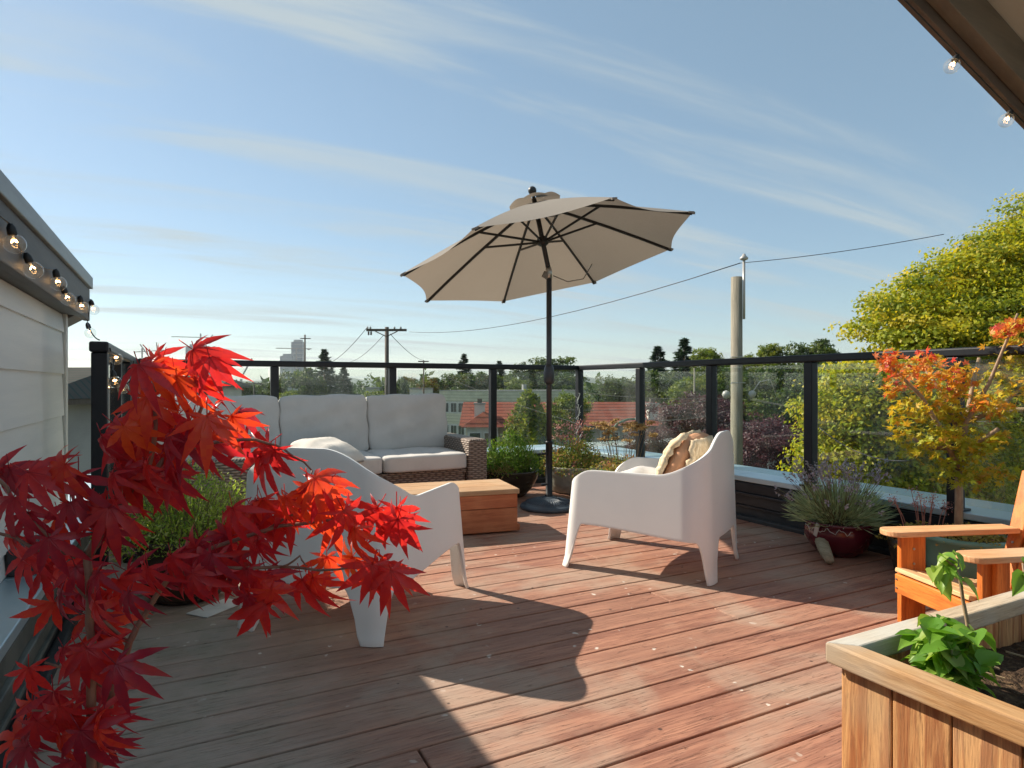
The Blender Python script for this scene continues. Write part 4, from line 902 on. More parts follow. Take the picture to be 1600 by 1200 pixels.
limb([(146, 1400, .86), (143, 1210, .86), (142, 1000, .86), (141, 905, .85), (137, 868, .85)], 0.0065, 0.0048)
limb([(137, 868, .85), (100, 850, .84), (60, 825, .83), (25, 785, .82), (0, 750, .82), (-40, 715, .82)], 0.0036, 0.0018)
limb([(137, 868, .85), (165, 815, .85), (215, 765, .86), (238, 715, .86), (244, 640, .86), (238, 572, .86)], 0.006, 0.0016)
limb([(215, 765, .86), (262, 712, .88), (300, 670, .9), (325, 610, .9), (315, 562, .9)], 0.004, 0.0014)
limb([(262, 712, .88), (340, 690, .92), (400, 688, .94), (445, 700, .95), (487, 735, .95)], 0.003, 0.0012)
limb([(410, 833, .92), (462, 800, .92), (478, 765, .92), (488, 735, .92)], 0.0025, 0.0012)
limb([(262, 905, .88), (330, 885, .89), (439, 888, .9), (527, 891, .9), (600, 878, .92)], 0.0032, 0.0012)
limb([(439, 888, .9), (470, 870, .89), (480, 885, .89)], 0.0016, 0.001)
limb([(137, 868, .85), (70, 862, .83), (0, 832, .82), (-40, 815, .82)], 0.003, 0.0015)
limb([(202, 1004, .87), (150, 960, .86), (110, 905, .85)], 0.003, 0.0013)
limb([(176, 1078, .87), (120, 1050, .86), (70, 1035, .85)], 0.003, 0.0013)
limb([(160, 1150, .87), (110, 1120, .86), (50, 1110, .85)], 0.003, 0.0013)
br.build('trunk', M['maple_bark'], rm, smooth=True)
def maple_leaf(seed):
    rr = random.Random(seed); m = MB(); dr = rr.uniform(0.5, 1.5); cup = rr.uniform(0.05, 0.35)
    m.tube([(0, -0.022, 0.004), (0, 0, 0)], 0.0007, 4)
    nb = len(m.f); tint = [0.55]*nb
    for ang, ln in ((0, 1.0), (0.62, .95), (-0.62, .95), (1.25, .76), (-1.25, .76), (2.0, .40), (-2.0, .40)):
        L_ = 0.060*ln*rr.uniform(.9, 1.08); a = ang + rr.uniform(-.08, .08); curl = rr.uniform(-0.15, 0.25); bend = rr.uniform(-.12, .12)
        prof = [(0.0, 0.022), (0.16, 0.070), (0.30, 0.098), (0.36, 0.090), (0.48, 0.118), (0.54, 0.102), (0.66, 0.092), (0.71, 0.074), (0.84, 0.042), (1.0, 0.0015)]
        V = []
        for f, w in prof:
            aa = a + bend*f; x, y = math.sin(aa)*L_*f, math.cos(aa)*L_*f; nx, ny = math.cos(aa), -math.sin(aa); ww = w*L_
            z = -dr*L_*f*f*0.75 + curl*L_*f**3*0.5 - cup*L_*0.15*f
            for s_ in (-1, 0, 1): V.append((x+nx*ww*s_, y+ny*ww*s_, z + (0.30*ww if s_ else 0)))
        m.add(V, [(i*3+j, i*3+j+1, i*3+j+4, i*3+j+3) for i in range(len(prof)-1) for j in range(2)])
        tint += [0.5 + rr.uniform(-.08, .08) + 0.08*(1-prof[i][0]) for i in range(len(prof)-1) for j in range(2)]
    return m, tint
rleaf = []
for i in range(16):
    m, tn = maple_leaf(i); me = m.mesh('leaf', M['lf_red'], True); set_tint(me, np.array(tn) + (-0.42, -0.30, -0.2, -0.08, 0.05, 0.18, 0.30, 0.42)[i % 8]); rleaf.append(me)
bases = [(235,562,2),(255,568,2),(215,580,1),(310,556,2),(330,566,1),(270,600,2),(240,612,2),(300,605,1),(225,642,2),(265,640,2),(190,655,2),(330,648,2),(352,642,1),(300,655,2),(382,652,1),
 (170,695,2),(215,690,2),(255,692,2),(290,692,2),(335,695,2),(400,690,1),(418,700,2),(200,722,2),(240,718,2),(180,742,2),(120,748,1),(140,782,2),(235,748,2),(272,742,2),
 (30,728,2),(66,728,1),(100,735,1),(0,745,2),(20,788,1),(50,795,1),(8,835,1),(105,795,2),(150,792,2),(185,802,2),(90,835,1),(60,852,2),(170,832,2),(35,872,1),(70,880,1),
 (430,705,1),(478,738,1),(492,750,2),(512,765,1),(440,772,2),(465,792,1),(400,792,2),(372,802,2),(415,805,1),(350,832,2),(390,832,2),(440,805,1),(480,770,1),
 (540,802,1),(520,812,1),(592,797,2),(610,800,2),(626,806,1),(560,828,1),(545,880,1),(575,872,2),(602,872,2),(618,886,1),(508,882,1),
 (270,862,2),(300,855,2),(330,862,2),(356,872,2),(240,892,2),(376,882,2),(400,892,1),(290,905,2),(345,905,1),(412,920,2),(472,895,1),(482,902,1),(402,935,2),(425,905,1),
 (105,897,2),(130,892,2),(160,902,2),(190,902,2),(110,932,2),(150,932,2),(200,935,1),(90,952,1),(130,962,2),(162,972,2),
 (60,1042,1),(110,1022,2),(150,1012,2),(178,1042,2),(80,1072,1),(130,1072,2),(60,1102,2),(100,1106,2),(162,1102,2),(45,1132,2),(92,1142,2),(140,1150,2),(30,1165,2),(110,1180,2),(180,1160,1)]
rl = random.Random(11)
view = C(0, 1, 0)
for (px, py, n) in bases:
    Y0 = 0.87 + (0.06 if px > 330 else 0.0)
    for k in range(n):
        Y = Y0 + rl.uniform(-0.075, 0.075); p = rloc(px + rl.uniform(-16, 16), py + rl.uniform(-12, 12), Y)
        side = rl.gauss(0, 0.55)
        down = (C(math.sin(side), rl.uniform(-.35, .25), -math.cos(side)*rl.uniform(0.6, 1.0))).normalized()      # long axis of the drooping leaf
        nrm = (C(rl.uniform(-.7, .7), -1, 0) + Vector((0, 0, rl.uniform(0.0, 1.0)))).normalized()
        x = down.cross(nrm).normalized(); nrm = x.cross(down)
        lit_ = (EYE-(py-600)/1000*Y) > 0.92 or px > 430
        grp = rl.choice((3, 4, 5, 6, 7)) if lit_ else rl.choice((0, 1, 2, 3, 3, 4, 5))  # sun and shade put into leaf colour: brighter tints where lit, darker elsewhere
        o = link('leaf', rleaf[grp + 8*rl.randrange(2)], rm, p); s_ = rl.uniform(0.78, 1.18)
        o.rotation_mode = 'QUATERNION'; o.rotation_quaternion = Matrix((x, down, nrm)).transposed().to_quaternion(); o.scale = (s_, s_, s_)

# ---------------------------------------------------------------- string lights
def bulb(parent, p, d):
    """globe bulb hanging at p, axis d (from socket to globe)"""
    p = Vector(p); d = Vector(d).normalized()
    MB().tube([p, p+d*0.012, p+d*0.030, p+d*0.034], [0.006, 0.012, 0.013, 0.011], 12).build('socket', M['socket'], parent, smooth=True)
    c = p + d*0.058; r = 0.029; q = d.to_track_quat('Z', 'Y').to_matrix()
    prof = [(0.011, -0.028), (0.013, -0.024)] + [(r*math.sin(a), -r*math.cos(a)) for a in (math.pi*k/14 for k in range(3, 15))]
    m = MB(); m.lathe(prof, 20, (0, 0, 0), False); m.v = [tuple(q @ Vector(v) + c) for v in m.v]
    b = m.build('bulb', M['bulb_glass'], parent, smooth=True)
    m = MB(); pts = [(0.007*math.cos(k*1.1), 0.007*math.sin(k*1.1), -0.012+0.004*(k % 3)) for k in range(9)]
    m.tube([q @ Vector(v) + c for v in pts], 0.0019, 5).build('filament', M['filament'], b)
    MB().tube([c-d*0.026, c-d*0.008], [0.004, 0.002], 6).build('bulb_stem', M['paper'], b)
sl = thing('string_lights', 'string of clear globe bulbs along the left roof edge and railing', 'string lights')
BU = FU + 0.030
spots = [((23, 381), 1.88), ((52, 422), 2.115), ((91, 443), 2.54), ((106, 467), 2.75), ((128, 480), 3.13), ((146, 484), 3.54), ((141, 520), 3.60)]
rs = [((182, 561), 3.25), ((180, 597), 3.08), ((192, 607), 3.47), ((207, 604), 4.10), ((210, 594), 4.25)]
def cord(pts, sag=0.03, parent=sl):
    m = MB(); out = []
    for a, b in zip(pts[:-1], pts[1:]):
        for k in range(6): f = k/6; out.append(Vector(a).lerp(Vector(b), f) - Vector((0, 0, sag*4*f*(1-f))))
    out.append(Vector(pts[-1])); m.tube(out, 0.003, 5).build('cord', M['socket'], parent, smooth=True)
anch = [Vector((BU-0.015, -0.2, 1.42))]
for i, ((px, py), Y) in enumerate(spots):
    c = PX(px, py, Y); d = Vector((0.35 if i % 2 else 0.15, 0.25, -1)).normalized() if i < 5 else Vector((0.25, 0.1, -1))
    p = c - d.normalized()*0.058; bulb(sl, p, d); anch.append(p)
anch.append(Vector((LU, 3.36, 1.165))); cord(anch, 0.02)
a2 = [Vector((LU+0.04, 3.36, 1.13))]
for (px, py), Y in rs:
    c = PX(px, py, Y); d = Vector((0.2, -0.1, -1)).normalized(); p = c-d*0.058; bulb(sl, p, d); a2.append(p)
a2.append(Vector((LU+0.045, 4.8, 1.12))); cord(a2, 0.03)
sr = thing('string_lights', 'pair of clear globe bulbs below the brown roof rake', 'string lights')
b2 = []
for px, py in ((1487, 103), (1572, 188)):
    Yb = 2.50 if px < 1500 else 2.72
    c = PX(px, py, Yb); d = Vector((-0.5, 0.1, -0.75)).normalized(); p = c-d*0.058; bulb(sr, p, d); b2.append(p)
e = (b2[1]-b2[0]); cord([b2[0]-e*1.2, b2[0], b2[1], b2[1]+e*1.2], 0.0, sr)

# ================================================================ THE TOWN BEYOND
GZ = -9.0
m = MB(); m.add([(-6000, -6000, GZ), (6000, -6000, GZ), (6000, 6000, GZ), (-6000, 6000, GZ)], [(0, 1, 2, 3)]); tag(m.build('ground', M['ground']), kind='structure')
p0 = C(-30, 40); p1 = C(200, 62); d = (p1-p0).normalized(); nrm = Vector((-d.y, d.x, 0))*4
m = MB(); m.add([(*(p0-d*200+nrm).xy, GZ+0.02), (*(p0-d*200-nrm).xy, GZ+0.02), (*(p1-nrm).xy, GZ+0.02), (*(p1+nrm).xy, GZ+0.02)], [(0, 1, 2, 3)]); tag(m.build('road', M['asphalt']), kind='structure')
# the storey below the deck
m = MB(); m.span((-0.58, -1.55, GZ), (4.02, 6.0, -0.43)); tag(m.build('building_body', M['beige_stucco']), 'beige stucco storeys of the house below the roof deck', 'building')
# hills
m = MB(); nh = 160; V = []
for i in range(nh+1):
    a = R(-75) + R(150)*i/nh; r = 3800; zt = 14 + 26*(0.5+0.5*math.sin(i*0.21+1)) + 16*math.sin(i*0.53) + 6*math.sin(i*1.7)
    for rr, z in ((2600, GZ-1), (r, max(zt, 4)), (r+900, GZ-1)):
        p = C(math.sin(a)*rr, math.cos(a)*rr, z); V.append(p)
m.add(V, [(i*3+j, i*3+j+1, i*3+j+4, i*3+j+3) for i in range(nh) for j in range(2)]); tag(m.build('hills', M['hill'], smooth=True), kind='structure')

# ---- trees: unit prototypes (height 1, crown radius given), instanced by sharing mesh data
def crown_cloud(lobes, ncl, per, spread, L, W, mat, name, flat=0.6, seed=0, tb=0.5, tsd=0.16):
    g = np.random.default_rng(seed); P = []; Nn = []; Tn = []
    vol = np.array([l[3]*l[3] for l in lobes]); pick = g.choice(len(lobes), ncl, p=vol/vol.sum())
    for li in pick:
        cx, cy, cz, r = lobes[li]; d = unit(g.normal(size=3)); d[2] = d[2]*0.8+0.12
        c = np.array([cx, cy, cz]) + d*r*(0.55+0.45*g.random()**0.5)
        q = unit(g.normal(size=(per, 3)))*(g.random((per, 1))**0.45)*spread*0.85; q[:, 2] *= flat
        P.append(c+q); Nn.append(d*0.8 + g.normal(size=(per, 3))*0.55 + np.array([0, 0, 0.35])); Tn.append(g.normal(tb + g.normal(0, 0.21), tsd, per))
    P = np.concatenate(P); n = len(P)
    return leaf_mesh(name, M[mat], P, np.concatenate(Nn), L*g.uniform(.6, 1.3, n), W*g.uniform(.7, 1.3, n), np.concatenate(Tn), None, 0.1)
def round_lobes(seed, n=9, R0=0.33, cz=0.62, sz=0.30):
    g = random.Random(seed); out = [(0, 0, cz, R0*0.75)]
    for i in range(n):
        a = 6.283*i/n + g.uniform(-.3, .3); rr = R0*g.uniform(0.45, 0.75); out.append((math.cos(a)*rr, math.sin(a)*rr, cz + g.uniform(-sz, sz)*0.8, R0*g.uniform(0.34, 0.58)))
    out += [(g.uniform(-.16, .16), g.uniform(-.16, .16), cz+sz*g.uniform(.55, .8), R0*g.uniform(.38, .5)) for _ in range(3)]; return out
def trunk_mesh(seed, h=0.55, r=0.022, nl=6, rad=0.22):
    g = random.Random(seed); m = MB(); m.tube([(0, 0, 0), (0.01, 0.005, h*0.5), (0.0, 0.0, h)], [r*1.25, r, r*0.6], 8)
    for i in range(nl):
        a = 6.283*i/nl + g.uniform(-.4, .4); z0 = h*g.uniform(0.45, 0.95); L_ = rad*g.uniform(.7, 1.15)
        m.tube([(0, 0, z0), (math.cos(a)*L_*0.5, math.sin(a)*L_*0.5, z0+0.09), (math.cos(a)*L_, math.sin(a)*L_, z0+0.22)], [r*0.5, r*0.35, r*0.12], 6)
    return m.mesh('trunk', M['bark'], True)
def conifer_mesh(seed, mat, r=0.17, n=26000, base=0.12):
    g = np.random.default_rng(seed); nw = 46; P = []; D = []
    for w in range(nw):
        z = base + (1-base)*(w+0.5)/nw; rr = r*((1-z)/(1-base))**0.9*g.uniform(.78, 1.12) + 0.0015
        nb_ = 7 + int(5*rr/r); per = max(6, int(n/nw/10*(0.25+rr/r)*1.6))
        for k in range(nb_):
            a = g.random()*6.283; ln = rr*g.uniform(.6, 1.18); t_ = g.random(per)**0.6; wd = 0.18*ln*(1-t_*0.7)
            side = g.normal(size=per)*wd
            P.append(np.stack([np.cos(a)*ln*t_-np.sin(a)*side, np.sin(a)*ln*t_+np.cos(a)*side, z - 0.30*ln*t_ + 0.10*ln*t_**2 + g.normal(0, 0.003, per)], 1)); D.append(np.tile([np.cos(a), np.sin(a), -0.4], (per, 1)) + g.normal(size=(per, 3))*0.5)
    P.append(np.stack([np.zeros(24), np.zeros(24), np.linspace(0.95, 1.0, 24)], 1)); D.append(np.tile([0, 0, 1.0], (24, 1)) + g.normal(size=(24, 3))*0.4)
    P = np.concatenate(P); D = np.concatenate(D); n = len(P); N = g.normal(size=(n, 3))*0.6+np.array([0, 0, 0.8])
    return leaf_mesh('crown', M[mat], P, N, 0.017*g.uniform(.6, 1.3, n), 0.007, g.normal(0.5, 0.25, n), D)
def column_mesh(seed, mat, n=9000, r=0.16):
    g = np.random.default_rng(seed); z = 1-(1-g.random(n))**0.62; prof = r*np.clip(1.01-z, 0, 1)**0.72*np.clip(z*9+0.5, 0, 1); a = g.random(n)*6.283
    lump = 1 + 0.13*np.sin(a*5+z*23)+0.10*np.sin(a*9-z*41); rr = prof*lump*(0.72+0.28*g.random(n)**0.5)
    P = np.stack([np.cos(a)*rr, np.sin(a)*rr, 0.04+z*0.95], 1); out = np.stack([np.cos(a), np.sin(a), 0.25+0*a], 1)
    return leaf_mesh('crown', M[mat], P, out + g.normal(size=(n, 3))*0.4, 0.014*g.uniform(.6, 1.3, n), 0.007, 0.50 + g.normal(0, .2, n) + 0.2*np.sin(a*5+z*23), np.array([0, 0, 1.0]) + out*0.4 + g.normal(size=(n, 3))*0.3)
CR = {}
for i in range(3):
    CR['green', i] = crown_cloud(round_lobes(i), 260, 46, 0.075, 0.030, 0.020, 'lf_green', 'crown', seed=i)
    CR['lime', i] = crown_cloud(round_lobes(i+10), 260, 46, 0.075, 0.030, 0.020, 'lf_lime', 'crown', seed=i+10)
for i in range(2):
    CR['plum', i] = crown_cloud(round_lobes(i+20, 11, 0.40, 0.58, 0.34), 420, 60, 0.07, 0.020, 0.013, 'lf_plum', 'crown', seed=i+20, tb=0.4)
    CR['conifer', i] = conifer_mesh(i+30, 'lf_dark', 0.17)
CR['cedar', 0] = column_mesh(40, 'lf_cedar', 26000)
CR['cone', 0] = crown_cloud([(0, 0, .25, .34), (0, 0, .45, .31), (.08, 0, .62, .24), (-.07, .05, .70, .2), (0, 0, .85, .13)], 420, 42, 0.07, 0.028, 0.016, 'lf_green', 'crown', seed=50, tb=0.42)
TR = [trunk_mesh(i) for i in range(3)]
TR.append(MB().tube([(0, 0, 0), (0, 0, 0.95)], [0.014, 0.002], 8).mesh('trunk', M['bark'], True))
KN = {'green': ('leafy_tree', 'tree'), 'lime': ('leafy_tree', 'tree'), 'plum': ('plum_tree', 'tree'), 'conifer': ('conifer', 'conifer'), 'cedar': ('golden_cedar', 'conifer'), 'cone': ('leafy_tree', 'tree')}
def tree(kind, var, px, top, wpx, Y, label, group=None, seed=0):
    """crown top seen at (px, top), crown width wpx in the photograph, distance Y"""
    p = PX(px, top, Y); h_ = p.z-GZ
    t = thing(KN[kind][0], label, KN[kind][1], (p.x, p.y, GZ), seed*1.3, group)
    if kind in ('conifer', 'cedar'):
        sx = (h_*0.36/0.17 if kind == 'conifer' else 3.1/0.16); sc_ = (sx, sx, h_)
        link('trunk', TR[3], t, scale=sc_); link('crown', CR[kind, var], t, scale=sc_)
    else:                                                   # crown prototypes span z 0.2..1.05, about 0.86 wide
        wid = wpx/1000*Y*1.35; sx = wid/0.86; ch = min(sx*1.05, h_)
        link('trunk', TR[var % 3], t, scale=(sx, sx, h_*0.92)); link('crown', CR[kind, var], t, (0, 0, h_-ch*1.0), scale=(sx, sx, ch))
    return t
G1 = 'trees beyond the railing'
FT = [
 ('lime', 0, 345, 590, 70, 55, 'yellow-green tree beyond the left railing above the sofa corner'),
 ('green', 0, 385, 597, 50, 120, 'small hazy tree left of the second back railing post'),
 ('conifer', 0, 507, 546, 60, 115, 'dark conifer rising above the rail beside the two city towers'),
 ('conifer', 1, 537, 572, 60, 125, 'shorter dark conifer right of the tall conifer near the towers'),
 ('green', 1, 470, 575, 70, 110, 'grey-green tree below the twin city towers'),
 ('green', 2, 425, 590, 50, 140, 'hazy tree left of the twin city towers'),
 ('lime', 1, 455, 609, 45, 70, 'low yellow bush-like tree behind the left back cushion'),
 ('lime', 2, 580, 608, 70, 70, 'low yellow-green tree left of the T-shaped utility pole'),
 ('green', 0, 632, 588, 40, 130, 'dark tree just right of the T-shaped utility pole'),
 ('green', 1, 668, 590, 55, 123, 'rounded green tree above the cream building, left one'),
 ('green', 2, 705, 582, 75, 123, 'wide rounded green tree behind the cream building roof'),
 ('conifer', 1, 725, 553, 42, 133, 'narrow conifer standing above the rail behind the cream building'),
 ('conifer', 0, 780, 564, 40, 148, 'small conifer tip just above the rail near the umbrella pole'),
 ('green', 0, 752, 581, 55, 138, 'round green tree left of the third back railing post'),
 ('green', 1, 788, 584, 48, 143, 'round green tree right of the third back railing post'),
 ('green', 2, 858, 556, 105, 130, 'large broad tree behind the umbrella pole above the rail'),
 ('lime', 0, 812, 590, 60, 126, 'orange-green tree left of the umbrella pole'),
 ('cone', 0, 950, 578, 82, 62, 'dark dense tree behind the red roof next to the corner post'),
 ('lime', 1, 882, 612, 75, 33, 'yellow-green shrubby tree between umbrella pole and corner post'),
 ('green', 1, 990, 586, 60, 80, 'pale feathery tree right of the dark dense tree'),
 ('conifer', 0, 1028, 541, 52, 80, 'left one of the two blue-green spruces above the right rail'),
 ('conifer', 1, 1069, 529, 58, 78, 'taller right one of the two blue-green spruces above the rail'),
 ('green', 2, 1040, 578, 75, 62, 'green tree below the two spruces'),
 ('lime', 2, 1113, 541, 66, 70, 'yellow-green round tree left of the near utility pole'),
 ('lime', 0, 1082, 588, 75, 50, 'lower yellow-green tree between the spruces and the pole'),
 ('lime', 1, 1172, 552, 50, 75, 'yellow-green tree just right of the near utility pole'),
 ('green', 0, 1150, 572, 90, 58, 'dark green tree behind the near utility pole'),
 ('lime', 2, 1213, 534, 58, 72, 'tall yellow-green tree above the rail left of the broad oak'),
 ('green', 1, 1268, 530, 78, 70, 'broad dark oak above the right rail'),
 ('green', 2, 1215, 566, 110, 50, 'large dark green tree below the oak, right of the pole'),
 ('green', 0, 1290, 566, 80, 45, 'dark green tree left of the big yellow tree'),
 ('green', 1, 1130, 622, 90, 34, 'dark shrubby tree behind the right white chair back'),
 ('green', 2, 1215, 620, 110, 32, 'dark low tree right of the near utility pole'),
 ('plum', 0, 1068, 612, 120, 32, 'purple plum tree behind the right white chair'),
 ('plum', 1, 1210, 652, 130, 23, 'purple plum tree right of the near utility pole'),
 ('plum', 0, 1150, 668, 90, 26, 'low purple plum tree behind the utility pole foot'),
 ('plum', 1, 1025, 668, 70, 27, 'low purple plum tree left of the right white chair'),
]
for i, a in enumerate(FT): tree(*a, group=G1, seed=i)
tree('cedar', 0, 826, 606, 88, 27, 'golden conical cedar in front of the red-roofed house')
# big autumn tree at the right
def big_tree(name, label, center, lobes, ncl, per, L, W, seed, mat, tb, trunk_h):
    t = thing(name, label, 'tree', (center.x, center.y, GZ))
    me = crown_cloud(lobes, ncl, per, 0.62, L, W, mat, 'crown', flat=0.30, seed=seed, tb=tb, tsd=0.17); link('crown', me, t)
    m = MB(); m.tube([(0, 0, 0), (0.1, 0.1, trunk_h*0.5), (0, 0, trunk_h)], [0.38, 0.32, 0.22], 12)
    g = random.Random(seed)
    for cx, cy, cz, r in lobes:
        s0 = Vector((0, 0, trunk_h*g.uniform(.55, 1.0))); e = Vector((cx, cy, cz+r*0.3)); mid = s0.lerp(e, .5)+Vector((0, 0, -0.3)); m.tube([s0, mid, e], [0.13, 0.08, 0.02], 7)
    m.build('trunk', M['bark'], t, smooth=True); return t
def lobes_px(lst, base):
    out = []
    for px, py, Y, rp in lst:
        p = PX(px, py, Y) - Vector((base.x, base.y, GZ)); out.append((p.x, p.y, p.z, rp/1000*Y))
    return out
bc = C(13.2, 15.5)
big_tree('chestnut_tree', 'tall yellowing chestnut tree rising above the right rail', bc, lobes_px([
  (1600, 420, 15, 85), (1530, 440, 15, 75), (1480, 470, 15, 70), (1430, 490, 14.5, 62), (1385, 505, 14.5, 55), (1450, 540, 14, 80), (1545, 520, 14, 90), (1610, 500, 15, 110), (1680, 460, 16, 150), (1750, 560, 16, 170),
  (1520, 600, 14.5, 100), (1600, 620, 14.5, 110), (1690, 650, 15, 140), (1400, 560, 14.5, 55), (1530, 690, 15, 90), (1620, 720, 15, 110), (1660, 380, 16, 100), (1800, 430, 16, 160), (1560, 400, 15.5, 55)], bc), 2300, 98, 0.100, 0.060, 60, 'lf_yel', 0.54, 9.5)
b2_ = C(6.9, 11.6)
big_tree('yellowing_tree', 'yellow-green tree below the rail behind the lavender pot', b2_, lobes_px([
  (1330, 610, 11.5, 45), (1370, 600, 11.5, 50), (1310, 650, 11.5, 45), (1350, 660, 11.3, 60), (1400, 650, 11.5, 65), (1320, 710, 11.5, 55), (1370, 720, 11.3, 65), (1430, 700, 11.5, 75), (1300, 750, 11.5, 45), (1350, 790, 11.5, 70), (1450, 770, 11.5, 90), (1400, 840, 11.6, 100), (1490, 650, 12, 60), (1520, 730, 12, 80)], b2_), 1700, 64, 0.085, 0.052, 61, 'lf_yel', 0.55, 7.0)
b3_ = C(11.0, 13.4)
big_tree('dark_leafy_tree', 'darker green tree behind the little maple at the right edge', b3_, lobes_px([(1560, 660, 13, 60), (1600, 720, 13, 80), (1540, 740, 13, 60), (1640, 640, 13.2, 80), (1700, 740, 13.5, 120), (1570, 800, 13, 80)], b3_), 700, 55, 0.12, 0.075, 62, 'lf_lime', 0.4, 7.0)

# ---- houses
def windows(t, rects, origin, ux, mat='win_dark', depth=0.06):
    """rects (s, z, w, h) on a vertical face; origin world-local point, ux unit direction along the face, outward = ux x z"""
    ux = Vector(ux).normalized(); out = ux.cross(Vector((0, 0, 1))); rot = Matrix((ux, -out, Vector((0, 0, 1)))).transposed()
    for s, z, w, h_ in rects:
        c = Vector(origin) + ux*s + Vector((0, 0, z))
        wd = MB().box(c + out*0.02, (w+0.16, 0.08, h_+0.16), rot).build('window', M['win_frame'], t)
        n = 2 if w > 0.9 else 1
        for k in range(n): MB().box(c + out*0.055 + ux*((k-(n-1)/2)*w/n), (w/n-0.05, 0.03, h_-0.04), rot).build('pane', M[mat], wd)
def roof_prism(m, L, D, e, h, hip=0.0):
    """gable/hip roof: ridge along x, eave overhang e, height h; centred at the origin"""
    x = L/2+e; y = D/2+e; r = L/2+e-hip
    m.add([(-x, -y, 0), (x, -y, 0), (x, y, 0), (-x, y, 0), (-r, 0, h), (r, 0, h)], [(0, 1, 5, 4), (2, 3, 4, 5), (1, 2, 5), (3, 0, 4), (3, 2, 1, 0)]); return m
# cream apartment block
Yc = 88; A0 = PX(748, 611, Yc); cb = thing('apartment_block', 'cream two-tone apartment block with flat roof beyond the sofa arm', 'building', (A0.x, A0.y, GZ))
ht = A0.z-GZ
eL = C(-0.92, 0.55).normalized(); eR = C(0.985, 0.17).normalized()
def slab_poly(pts, z0, z1): return MB().add([(p.x, p.y, z0) for p in pts]+[(p.x, p.y, z1) for p in pts], [tuple(range(len(pts)))[::-1], tuple(range(len(pts), 2*len(pts)))]+[(i, (i+1) % len(pts), len(pts)+(i+1) % len(pts), len(pts)+i) for i in range(len(pts))])
O = Vector((0, 0, 0)); La, Lb2 = 6.6, 17.5
foot = [O, eR*Lb2, eR*Lb2+eL*La*1.4, eL*La]
slab_poly(foot, 0, ht-1.45).build('wall', M['white_stucco'], cb)
band = [p + (O-(eR*Lb2+eL*La)/2)*0 for p in foot]
def grow(pts, d): c = sum(pts, Vector())/len(pts); return [c+(p-c)*(1+d) for p in pts]
slab_poly(grow(foot, 0.012), ht-1.449, ht).build('parapet_band', M['cream_siding'], cb)
slab_poly(grow(foot, 0.020), ht+0.001, ht+0.10).build('roof', M['flat_roof'], cb)
slab_poly(grow(foot, 0.012), ht-4.6, ht-3.2).build('balcony_band', M['cream_siding'], cb)
for zc in (ht-2.35, ht-5.5):
    windows(cb, [(-5.6, zc, 1.0, 1.3), (-4.2, zc, 1.0, 1.3), (-2.9, zc, 1.0, 1.3), (-1.5, zc, 1.2, 1.5)], O, -eL)
    windows(cb, [(3.5, zc, 1.4, 1.2), (7.5, zc, 1.4, 1.2), (11.5, zc, 1.4, 1.2), (14.5, zc, 1.4, 1.2)], O, eR)
MB().box((eR*9 + eL*3 + Vector((0, 0, ht+0.5))), (0.5, 0.5, 0.8)).build('roof_vent', M['grey_stucco'], cb)
# red-roofed house
Yr = 44; rh = thing('red_roof_house', 'long low house with red tiled roof and white chimneys', 'house', C(3.6, Yr+4.0, GZ), -YAW)
Lr, Dr = 13.6, 7.0; ze = EYE-0.066*Yr-GZ; hr_ = 1.55
MB().span((-Lr/2, -Dr/2, 0), (Lr/2, Dr/2, ze)).build('wall', M['beige_stucco'], rh)
m = MB(); roof_prism(m, Lr, Dr, 0.45, hr_); o = m.build('roof', M['red_tile'], rh); o.location = (0, 0, ze+0.005)
MB().span((-Lr/2-0.47, -Dr/2-0.54, ze-0.10), (Lr/2+0.47, -Dr/2-0.46, ze+0.02)).build('gutter', M['pole_dark'], rh)
for gx in (-5.6, -2.2):                                    # two small hipped bays on the left half
    MB().span((gx-1.05, -Dr/2-1.2, 0), (gx+1.05, -Dr/2-0.002, ze)).build('bay_wall', M['white_stucco'], rh)
    m = MB(); m.add([(-1.45, -1.7, 0), (1.45, -1.7, 0), (1.45, 2.4, 0), (-1.45, 2.4, 0), (0, -0.5, 0.95), (0, 2.4, 0.95)], [(0, 1, 4), (1, 2, 5, 4), (3, 0, 4, 5), (2, 3, 5), (3, 2, 1, 0)])
    o = m.build('bay_roof', M['red_tile'], rh); o.location = (gx, -Dr/2, ze+0.012)
    windows(rh, [(gx-0.5, ze-1.15, 0.75, 1.5), (gx+0.5, ze-1.15, 0.75, 1.5)], (0, -Dr/2-1.2, 0), (1, 0, 0))
windows(rh, [(0.3, ze-1.1, 1.0, 1.5), (3.2, ze-0.9, 1.2, 0.9), (5.4, ze-0.9, 1.2, 0.9)], (0, -Dr/2, 0), (1, 0, 0))
for cx, cy in ((-5.9, -2.35), (6.35, -2.6)):
    ch = MB(); ch.span((cx-0.36, cy-0.36, ze-1.0), (cx+0.36, cy+0.36, ze+1.45)); c_o = ch.build('chimney', M['white_stucco'], rh)
    MB().span((cx-0.42, cy-0.42, ze+1.451), (cx+0.42, cy+0.42, ze+1.56)).build('chimney_cap', M['grey_stucco'], c_o)
    MB().span((cx-0.16, cy-0.16, ze+1.561), (cx+0.16, cy+0.16, ze+1.85)).build('chimney_pot', M['pole_dark'], c_o)
